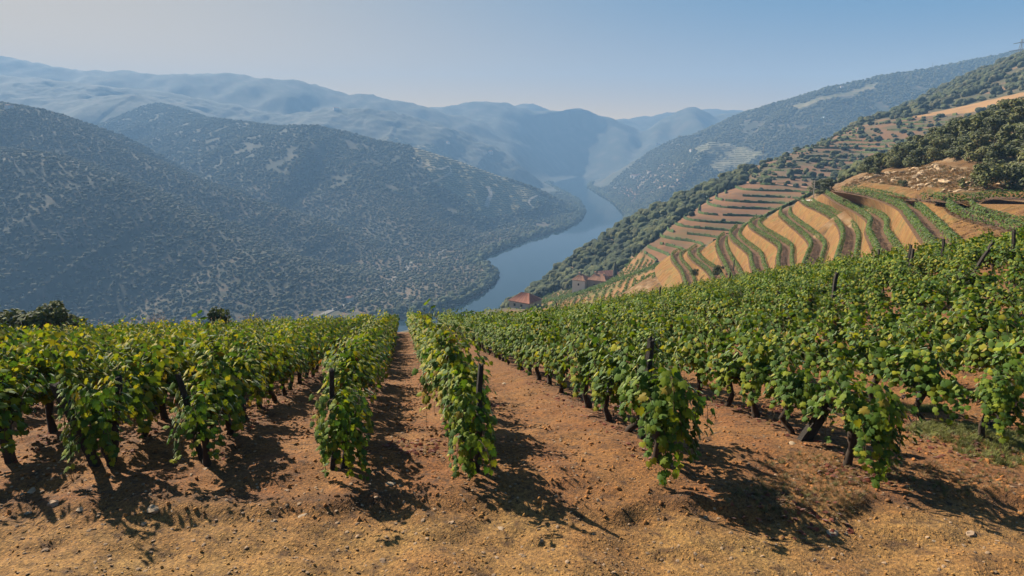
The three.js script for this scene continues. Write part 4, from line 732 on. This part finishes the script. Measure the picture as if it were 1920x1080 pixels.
const FAR = [[1186, 332, 'cream village house at the left end of the right-bank hamlet'], [1192, 334, 'second cream house from the left in the right-bank hamlet'], [1199, 331, 'third house from the left in the right-bank hamlet'], [1208, 335, 'house at the right end of the right-bank hamlet'], [1203, 338, 'lowest house of the right-bank hamlet'], [1218, 325, 'lone house just above the right-bank hamlet'],
  [1233, 271, 'pale house low on the wooded spur of the right bank'], [1296, 284, 'small house at the top of the rocky terraces'], [1512, 170, 'pale house on the left end of the right hill crest'], [1578, 166, 'pale house halfway along the right hill crest'], [1759, 131, 'white house beside the far pylon on the crest'], [18, 204, 'pinkish house near the top of the left hill'], [840, 269, 'white house on the hazy slope behind the vineyard spur'], [920, 288, 'white house lower on the hazy slope behind the vineyard spur'], [630, 205, 'pale building on the hazy far left ridge'], [656, 566, 'small white house beside the river road']];
FAR.forEach(([u, v, label], i) => { const p = hit(u, v, 600); if (!p) return; const d = -p[2], k = d > 2600 ? 1.6 : 1; house('village_house', p, i * 0.7, { blocks: [{ w: (9 + i % 3 * 3) * k, d: 8 * k, h: (4.5 + i % 2 * 2.5) * k, rise: 2 * k, hip: i % 2 * 2, wall: [0.6, 0.53, 0.47], roof: TILE_OLD, windows: [['z+', -2, 2, 1.2, 1.5], ['z+', 2, 2, 1.2, 1.5]] }] }, label); });

// ------------------------------------------------------------------ pylons and poles
function pylon(p, h, label) {
  const t = base('power_pylon', p[0], p[1], p[2]); tag(t, label, 'pylon'); const steel = [0.16, 0.17, 0.18], s = new Soup(), arms = new Soup(), w = h * 0.09;
  for (const [x, z] of [[-1, -1], [1, -1], [1, 1], [-1, 1]]) limb(s, [[x * w, -1, z * w, h * 0.008], [x * w * 0.35, h * 0.6, z * w * 0.35, h * 0.006], [x * w * 0.1, h, z * w * 0.1, h * 0.005]], 4, steel);
  for (let k = 0; k < 7; k++) { const y = h * 0.6 * k / 7, y2 = h * 0.6 * (k + 1) / 7, f = (q) => w * lerp(1, 0.35, q / (h * 0.6)); for (const [a, b] of [[[-1, -1], [1, -1]], [[1, -1], [1, 1]], [[1, 1], [-1, 1]], [[-1, 1], [-1, -1]]]) { limb(s, [[a[0] * f(y), y, a[1] * f(y), h * 0.004], [b[0] * f(y2), y2, b[1] * f(y2), h * 0.004]], 3, steel); limb(s, [[b[0] * f(y), y, b[1] * f(y), h * 0.004], [a[0] * f(y2), y2, a[1] * f(y2), h * 0.004]], 3, steel); } }
  add('lattice_tower', s.geo(), mat({ roughness: 0.6 }), t);
  for (const [y, l] of [[0.68, 0.17], [0.8, 0.2], [0.92, 0.14]]) { limb(arms, [[-h * l, h * y, 0, h * 0.005], [0, h * (y + 0.03), 0, h * 0.008], [h * l, h * y, 0, h * 0.005]], 4, steel); }
  add('crossarm', arms.geo(), mat({ roughness: 0.6 }), t);
}
{ const P = (u, vb, vt, d, label) => { const p = survey(u, vb, d), y = hills(p[0], p[2]), top = survey(u, vt, d)[1]; pylon([p[0], y, p[2]], Math.max(8, top - y), label); };
  P(1912, 104, 73, 1005, 'steel lattice pylon on the ridge at the top right corner'); P(1747, 133, 117, 2390, 'faint distant pylon on the hazy right hill crest'); P(1836, 172, 145, 860, 'pale steel pylon standing in the dark ridge scrub'); }
{
  const pole = (u, vb, vt, d, r0, label) => { const p = survey(u, vb, d), y = landY(p[0], p[2]), top = survey(u, vt, d)[1], h = top - y, t = base('utility_pole', p[0], y, p[2]), s = new Soup(), a = new Soup(); limb(s, [[0, -0.4, 0, r0], [0, h, 0, r0 * 0.7]], 8, [0.34, 0.31, 0.27]); add('pole_shaft', s.geo(), barkMat, t); box(a, 0, h - 0.5, 0, 1.1, 0.1, 0.1, [0.2, 0.18, 0.16]); add('crossbar', flat(a.geo()), barkMat, t); tag(t, label, 'utility pole'); };
  pole(1525, 369, 338, 196, 0.14, 'pale utility pole above the terraces beside a dark tree'); pole(1430, 300, 266, 690, 0.25, 'thin pole on the skyline of the scrubby terraces'); pole(1061, 545, 524, 330, 0.1, 'thin dark pole left of the old farm house');
  const p = survey(1517, 372, 194), y = landY(p[0], p[2]), t = base('water_tank', p[0], y, p[2]), s = new Soup(), l = new Soup(); box(s, 0, -0.4, 0, 3.4, 1.6, 2.2, [0.50, 0.46, 0.40]); box(l, 0, 1.2, 0, 3.7, 0.16, 2.5, [0.58, 0.54, 0.48]); t.rotation.y = 0.5; add('tank_wall', flat(s.geo()), wallMat, t); add('tank_slab', flat(l.geo()), wallMat, t); tag(t, 'low pale concrete water tank at the foot of the utility pole', 'water tank');
}
// ------------------------------------------------------------------ posts among the vines
const nearHit = (u, v) => { const r = ray(u, v); let t = 4; for (; t < 120; t += 0.02) if (r[1] * t < groundY(r[0] * t, r[2] * t)) break; return [r[0] * t, r[1] * t, r[2] * t]; };
{
  const r = rng(55), woodTint = noiseTexture(256, (u, v) => { const q = clamp(0.62 + 0.3 * wrapN(N1, u, v * 0.25, 26) + 0.15 * wrapN(N2, u, v, 40), 0.15, 1) * 255; return [q, q, q]; }, true);
  const postMat = new THREE.MeshStandardMaterial({ vertexColors: true, roughness: 0.9, map: woodTint, bumpMap: woodTint, bumpScale: 0.006 });
  function post(u, v, h, w, lean, leanDir, label, slab = 1, dist) {
    const p = dist ? (() => { const q = survey(u, v, dist); return [q[0], groundY(q[0], q[2]), q[2]]; })() : nearHit(u, v), t = base('vineyard_post', p[0], p[1], p[2]), g = new THREE.BoxGeometry(w * slab, h + 0.3, w, 3, 10, 3).translate(0, h / 2 - 0.15, 0), P = g.attributes.position, c = new Float32Array(P.count * 3);
    const rr = rng(u * 7 + v), o = rr() * 30;
    for (let k = 0; k < P.count; k++) { const y = P.getY(k), f = 1 + 0.10 * N1(y * 3 + o, P.getX(k) * 20) - 0.12 * y / h; P.setXYZ(k, P.getX(k) * f + 0.02 * N2(y * 2, o), y + (y > h * 0.9 ? 0.05 * N3(P.getX(k) * 20, P.getZ(k) * 20 + o) : 0), P.getZ(k) * f + 0.02 * N2(o, y * 2)); const q = 0.75 + 0.5 * rr(); c.set([0.085 * q, 0.066 * q, 0.050 * q], 3 * k); }
    g.setAttribute('color', new THREE.BufferAttribute(c, 3)); g.computeVertexNormals();
    add('post_shaft', g, postMat, t); const k = new Soup(); limb(k, [[-0.03, h * 0.62, w * 0.62, 0.006], [w * slab * 0.6, h * 0.63, w * 0.62, 0.006]], 4, [0.12, 0.12, 0.12]); add('wire_tie', k.geo(), woodMat, t);
    t.rotation.set(lean * Math.cos(leanDir), rr() * 0.5, -lean * Math.sin(leanDir)); tag(t, label, 'post');
  }
  post(625, 878, 1.35, 0.07, 0.05, 2.0, 'dark weathered post inside the end vine left of the central path');
  post(896, 884, 1.45, 0.065, 0.04, 1.3, 'slim dark post at the near end of the row right of the path');
  post(1203, 822, 1.5, 0.085, 0.05, 1.2, 'tall thick weathered post in the second row right of the path');
  post(1508, 824, 1.0, 0.10, 0.5, 1.5, 'short wide slab post leaning right beside the bushy end vine', 1.5);
  post(1861, 806, 0.85, 0.12, 0.5, 1.5, 'short slab post leaning right beside the green grass patch', 1.5);
  post(378, 862, 1.25, 0.075, 0.12, -1.5, 'dark post leaning left in the third row from the left edge');
  post(182, 872, 1.2, 0.09, 0.28, -1.5, 'thick dark post leaning left in the second row from left edge', 1.2);
  post(212, 868, 1.2, 0.08, 0.18, 1.5, 'thin dark post right of the thick left-leaning post');
  post(18, 868, 1.7, 0.08, 0.06, -1.4, 'dark post at the left edge of the vineyard');
  for (const [u, v, d, h, lean, dir, label] of [[8, 735, 13, 2.0, 0.05, 1, 'dark post top rising above the vines at the left edge'], [1697, 520, 30, 1.9, 0.05, 1, 'dark post among the top vines left of the paired posts'], [1762, 520, 29, 1.95, 0.08, -1.3, 'dark post in the top vine row near the right hedge'], [1700, 535, 27, 1.8, 0.06, 2, 'dark split post among the upper right vines'], [1808, 545, 24, 1.9, 0.45, 1.5, 'long dark post leaning right in the upper right rows'], [1552, 612, 20, 1.9, 0.05, 1, 'dark post in the middle of the right vine block'], [1640, 520, 36, 1.9, 0.05, 2, 'thin dark post at the skyline of the right vine block'], [1365, 545, 50, 2.0, 0.03, 1, 'dark post standing out at the top of the central right vines'], [1042, 580, 56, 2.0, 0.03, 1, 'small dark post at the top of the vines below the red roof'], [1898, 520, 24, 1.9, 0.2, -1.5, 'dark post leaning left at the right edge of the top row'], [1234, 580, 45, 1.9, 0.04, 1, 'dark post in the upper vines between the farm and the terraces'], [1375, 504, 152, 5.2, 0.02, 1, 'tall thin grey pole between two terrace vine rows']]) post(u, v, h, d > 100 ? 0.22 : 0.1, lean, dir, label, 1, d);
}
// grapes under the end vines
{
  const r = rng(66); let k = 0;
  const geo = bunchGeo(r), gm = new THREE.MeshStandardMaterial({ vertexColors: true, roughness: 0.5 });
  for (const g of scene.children.filter((o) => o.name.startsWith('grape_vine') && !o.isInstancedMesh && o.userData.label && /near end of the|^second/.test(o.userData.label)).slice(0, 26)) for (let j = 0; j < 3; j++) { const m = add('grape_bunch', geo, gm, g); const a = r() * 6.28; m.position.set((r() - 0.5) * 0.8, 0.55 + 0.2 * r(), Math.sin(a) * 0.26); m.scale.setScalar(1.1); }
}
// ------------------------------------------------------------------ stones, litter and grass on the soil
{
  const r = rng(88), stoneMat = mat({ roughness: 0.95, bumpMap: soilBump, bumpScale: 0.01 });
  const form = (k, detail) => { const s = new Soup(), rr = rng(200 + k); lump(s, 0, 0.2, 0, 1, 0.42, 0.72, detail, 0.35, () => { const q = 0.8 + 0.4 * rr(); return [q, q * 0.97, q * 0.93]; }, rr); return s; };
  const SG = [[0.27, 0.19, 0.125], [0.31, 0.235, 0.16], [0.20, 0.135, 0.085]].map((c, k) => { const s = form(k, 1); s.c = s.c.map((q, i) => q * c[i % 3]); return flat(s.geo()); });
  const put = (u, v, sz, k, label) => { const p = nearHit(u, v), m = add('stone', SG[k % 3], stoneMat); m.position.set(p[0], p[1] - 0.01, p[2]); m.scale.set(sz, sz * (0.7 + 0.5 * r()), sz); m.rotation.set((r() - 0.5) * 0.3, r() * 6.28, (r() - 0.5) * 0.3); tag(m, label, 'stone', /pale flat stone lying/.test(label) ? 'stones on the track' : null); };
  put(288, 957, 0.085, 1, 'pale flat stone left of the second shadow from the left'); put(733, 908, 0.07, 1, 'pale round stone inside the shadow left of the central path'); put(568, 968, 0.06, 1, 'pale stone just right of the twiggy shadow tip'); put(945, 720, 0.075, 1, 'pinkish stone on the path right of the slim post'); put(1128, 718, 0.06, 0, 'small stone at the foot of the second row right of the path'); put(1560, 1000, 0.075, 1, 'pale stone at the tip of the long pointed shadow'); put(1820, 1003, 0.065, 0, 'broad stone at the lower right of the track'); put(1485, 833, 0.07, 1, 'pale stone below the leaning slab post'); put(60, 922, 0.06, 1, 'light stone at the lower left edge of the slope'); put(1585, 882, 0.05, 2, 'brown stone under the bushy end vine at right'); put(940, 992, 0.045, 1, 'pale sliver of stone below the central shadow'); put(847, 980, 0.05, 0, 'stone between the two central shadows'); put(100, 945, 0.07, 0, 'grey-brown flat stone near the left edge lip'); put(152, 955, 0.06, 1, 'pale stone under the left leaning post'); put(385, 880, 0.05, 0, 'small stone at the foot of the third row from left');
  for (let k = 0; k < 40; k++) put(30 + 1860 * r(), 900 + 165 * r(), 0.024 + 0.028 * r() * r(), k, 'pale flat stone lying on the stony dirt track');
  // pebbles, clods
  const peb = (name, label, n, geo, m, place, cat) => { const im = shade(new THREE.InstancedMesh(geo, m, n)), M = new THREE.Matrix4(), Q = new THREE.Quaternion(), E = new THREE.Euler(), C = new THREE.Color(); for (let i = 0; i < n; i++) { const q = place(r); M.compose(new THREE.Vector3(...q.p), Q.setFromEuler(E.set(q.e[0], q.e[1], q.e[2])), new THREE.Vector3(...q.s)); im.setMatrixAt(i, M); im.setColorAt(i, C.setRGB(...q.c)); } im.name = numbered(name); scene.add(im); tag(im, label, cat, null, 'stuff'); };
  const spot = (r, far = 17) => { const d = 4.2 + (far - 4.2) * Math.pow(r(), 1.5), x = (r() - 0.5) * 2 * 0.86 * d; return [x, groundY(x, -d), -d]; };
  peb('pebbles', 'small pale pebbles and chips strewn over the soil', 9000, (() => { const s = form(9, 0); return flat(s.geo()); })(), stoneMat, (r) => { const p = spot(r), s = 0.006 + 0.024 * Math.pow(r(), 3), q = 0.6 + 0.7 * r(); return { p, s: [s, s * (0.6 + 0.6 * r()), s], e: [(r() - 0.5), r() * 6.28, (r() - 0.5)], c: [0.27 * q, 0.185 * q, 0.115 * q] }; }, 'pebbles');
  peb('soil_clods', 'crumbly brown clods of soil along the rows and track', 8000, (() => { const s = form(11, 1); return s.geo(); })(), mat({ roughness: 1 }), (r) => { const p = spot(r), s = 0.008 + 0.03 * Math.pow(r(), 2.5), tk = p[2] > -6.8 ? 0.55 : 1, q = 0.85 + 0.4 * r(), c = soilCol(p[0], p[2]); return { p: [p[0], p[1] + 0.004, p[2]], s: [s * tk, s * tk * (0.8 + r()), s * tk], e: [r() * 3, r() * 6.28, r() * 3], c: [c[0] * q, c[1] * q, c[2] * q] }; }, 'soil clods');
  const straw = new Soup(); limb(straw, [[-0.5, 0, 0, 0.02], [0, 0.05, 0.04, 0.018], [0.5, 0, 0, 0.008]], 3, [1, 1, 1]);
  peb('dry_straw', 'dry straw and vine twigs scattered on the soil', 5000, straw.geo(), mat({ roughness: 1 }), (r) => { const p = spot(r), s = 0.04 + 0.14 * Math.pow(r(), 3), q = 0.6 + 0.6 * r(); return { p: [p[0], p[1] + 0.012, p[2]], s: [s, s * 0.5, s * 0.5], e: [(r() - 0.5) * 0.5, r() * 6.28, (r() - 0.5) * 0.5], c: r() < 0.7 ? [0.30 * q, 0.19 * q, 0.085 * q] : [0.10 * q, 0.06 * q, 0.035 * q] }; }, 'straw');
  const lf = new Soup(); leafInto(lf, new THREE.Matrix4().makeRotationX(-1.35), [1, 1, 1], 0);
  const patches = [[783, 838, 0.5], [1015, 700, 0.4], [1000, 690, 0.5], [1600, 890, 0.5], [1740, 800, 0.8], [1440, 775, 0.6], [1170, 770, 0.5], [910, 760, 0.4], [1800, 840, 0.7], [1480, 960, 0.7]].map(([u, v, s]) => [...nearHit(u, v), s]);
  peb('fallen_leaves', 'fallen reddish brown vine leaves lying under the rows', 2600, lf.geo(), leafMat, (r) => { let x, z; if (r() < 0.45) { const q = patches[Math.floor(r() * patches.length)], a = r() * 6.28, R = q[3] * Math.sqrt(r()); x = q[0] + Math.cos(a) * R; z = q[2] + Math.sin(a) * R * 0.7; } else { const d = 8.2 + 11 * r(); x = (r() - 0.5) * 1.7 * d; z = -d; const o = rowOffset(x, z); x -= o * 0.75; } const s = 0.035 + 0.045 * r(), q = 0.6 + 0.7 * r(); return { p: [x, groundY(x, z) + 0.022, z], s: [s, s, s], e: [(r() - 0.5) * 0.9, r() * 6.28, (r() - 0.5) * 0.9], c: r() < 0.6 ? [0.20 * q, 0.055 * q, 0.03 * q] : [0.22 * q, 0.12 * q, 0.035 * q] }; }, 'fallen leaves');
  const tuft = new Soup(), tr = rng(13); for (let k = 0; k < 16; k++) { const a = tr() * 6.28, l = 0.5 + 0.6 * tr(), w = 0.03, bx = (tr() - 0.5) * 0.5, bz = (tr() - 0.5) * 0.5, q = 0.7 + 0.5 * tr(), c = [q, q, q]; const ex = Math.cos(a) * l * 0.7, ez = Math.sin(a) * l * 0.7, A = tuft.v(bx - w, 0, bz, c), B = tuft.v(bx + w, 0, bz, c), Cc = tuft.v(bx + ex * 0.5 + w * 0.7, l * 0.6, bz + ez * 0.5, c), D = tuft.v(bx + ex * 0.5 - w * 0.7, l * 0.6, bz + ez * 0.5, c), T = tuft.v(bx + ex, l * 0.8, bz + ez, c); tuft.quad(A, B, Cc, D); tuft.t(D, Cc, T); }
  const tg = tuft.geo(), grassMat = new THREE.MeshPhysicalMaterial({ vertexColors: true, roughness: 0.95, transmission: 0.3, side: THREE.DoubleSide });
  const green = [[1860, 815, 1.2, 0.55], [1800, 800, 0.8, 0.4], [1905, 850, 0.8, 0.5], [1720, 770, 0.5, 0.3]].map(([u, v, a, b]) => [...nearHit(u, v), a, b]), sparse = [[1545, 880, 0.8, 0.5], [1500, 920, 0.9, 0.4], [1480, 940, 0.8, 0.3], [1780, 900, 1, 0.5]].map(([u, v, a, b]) => [...nearHit(u, v), a, b]);
  const inPatch = (P, r) => { const q = P[Math.floor(r() * P.length)], a = r() * 6.28, R = Math.sqrt(r()); const x = q[0] + Math.cos(a) * R * q[3], z = q[2] + Math.sin(a) * R * q[4]; return [x, groundY(x, z), z]; };
  peb('green_grass', 'yellow-green grass patch beside the row at the right edge', 2200, tg, grassMat, (r) => { const p = inPatch(green, r), s = 0.05 + 0.07 * r(), q = 0.7 + 0.6 * r(); return { p, s: [s, s, s], e: [0, r() * 6.28, 0], c: [0.16 * q, 0.17 * q, 0.03 * q] }; }, 'grass');
  peb('dry_grass', 'sparse dry grass tufts on the soil below the right end vine', 1100, tg, grassMat, (r) => { const p = inPatch(sparse, r), s = 0.03 + 0.05 * r(), q = 0.7 + 0.6 * r(); return { p, s: [s, s, s], e: [0, r() * 6.28, 0], c: r() < 0.4 ? [0.13 * q, 0.12 * q, 0.03 * q] : [0.25 * q, 0.16 * q, 0.06 * q] }; }, 'grass');
  const bankPts = terrPts.slice(0, 11);
  peb('bank_grass', 'dry golden grass tufts on the terrace banks', 34000, tg, grassMat, (r) => { const k = Math.floor(r() * 10), P = bankPts[k], Qn = bankPts[k + 1], i = 6 + Math.floor(r() * 60), t = r(), n = perp(P, i), a = { x: P[i].x + n[0] * 3.3, y: P[i].y + 0.1, z: P[i].z + n[1] * 3.3 }; let b = Qn[0], bd = 1e9; for (const w of Qn) { const d = (w.x - a.x) ** 2 + (w.z - a.z) ** 2; if (d < bd) { bd = d; b = w; } } const s = 0.15 + 0.45 * r() * r(), q = 0.6 + 0.6 * r(); return { p: [lerp(a.x, b.x, t), lerp(a.y, b.y, t) + 0.15, lerp(a.z, b.z, t)], s: [s, s * 0.8, s], e: [0, r() * 6.28, 0], c: r() < 0.7 ? [0.28 * q, 0.155 * q, 0.045 * q] : r() < 0.5 ? [0.13 * q, 0.12 * q, 0.03 * q] : [0.15 * q, 0.07 * q, 0.03 * q] }; }, 'grass');
  // pale rock and dry grass of the cut bank
  const Z_CUT = zone([[1580, 352], [1632, 330], [1700, 322], [1800, 320], [1930, 318], [1930, 366], [1840, 364], [1760, 366], [1680, 364]], 80), rk = flat(form(31, 1).geo());
  const inZone = (r) => { for (let k = 0; k < 200; k++) { const x = lerp(Z_CUT.b[0], Z_CUT.b[1], r()), z = lerp(Z_CUT.b[2], Z_CUT.b[3], r()); if (Z_CUT.has(x, z)) return [x, landY(x, z), z]; } return [Z_CUT.P[0][0], landY(...Z_CUT.P[0]), Z_CUT.P[0][1]]; };
  peb('rock_ledge', 'pale broken rock showing in the cut bank under the thicket', 260, rk, stoneMat, (r) => { let p = inZone(r); for (let k = 0; k < 6 && N2(p[0] / 12, p[2] / 7) < 0.1; k++) p = inZone(r); const s = 0.25 + 0.9 * r() * r(), q = 0.7 + 0.5 * r(); return { p: [p[0], p[1] - 0.1 * s, p[2]], s: [s * 1.3, s, s], e: [(r() - 0.5) * 0.6, r() * 6.28, (r() - 0.5) * 0.6], c: [0.40 * q, 0.29 * q, 0.18 * q] }; }, 'rock');
  peb('bank_grass', 'dry golden grass and weeds on the cut bank under the thicket', 5200, tg, grassMat, (r) => { const p = inZone(r), s = 0.25 + 0.6 * r(), q = 0.7 + 0.5 * r(); return { p, s: [s, s * 0.9, s], e: [0, r() * 6.28, 0], c: r() < 0.72 ? [0.27 * q, 0.15 * q, 0.045 * q] : [0.12 * q, 0.10 * q, 0.03 * q] }; }, 'grass');
}
renderer.render(scene, camera);
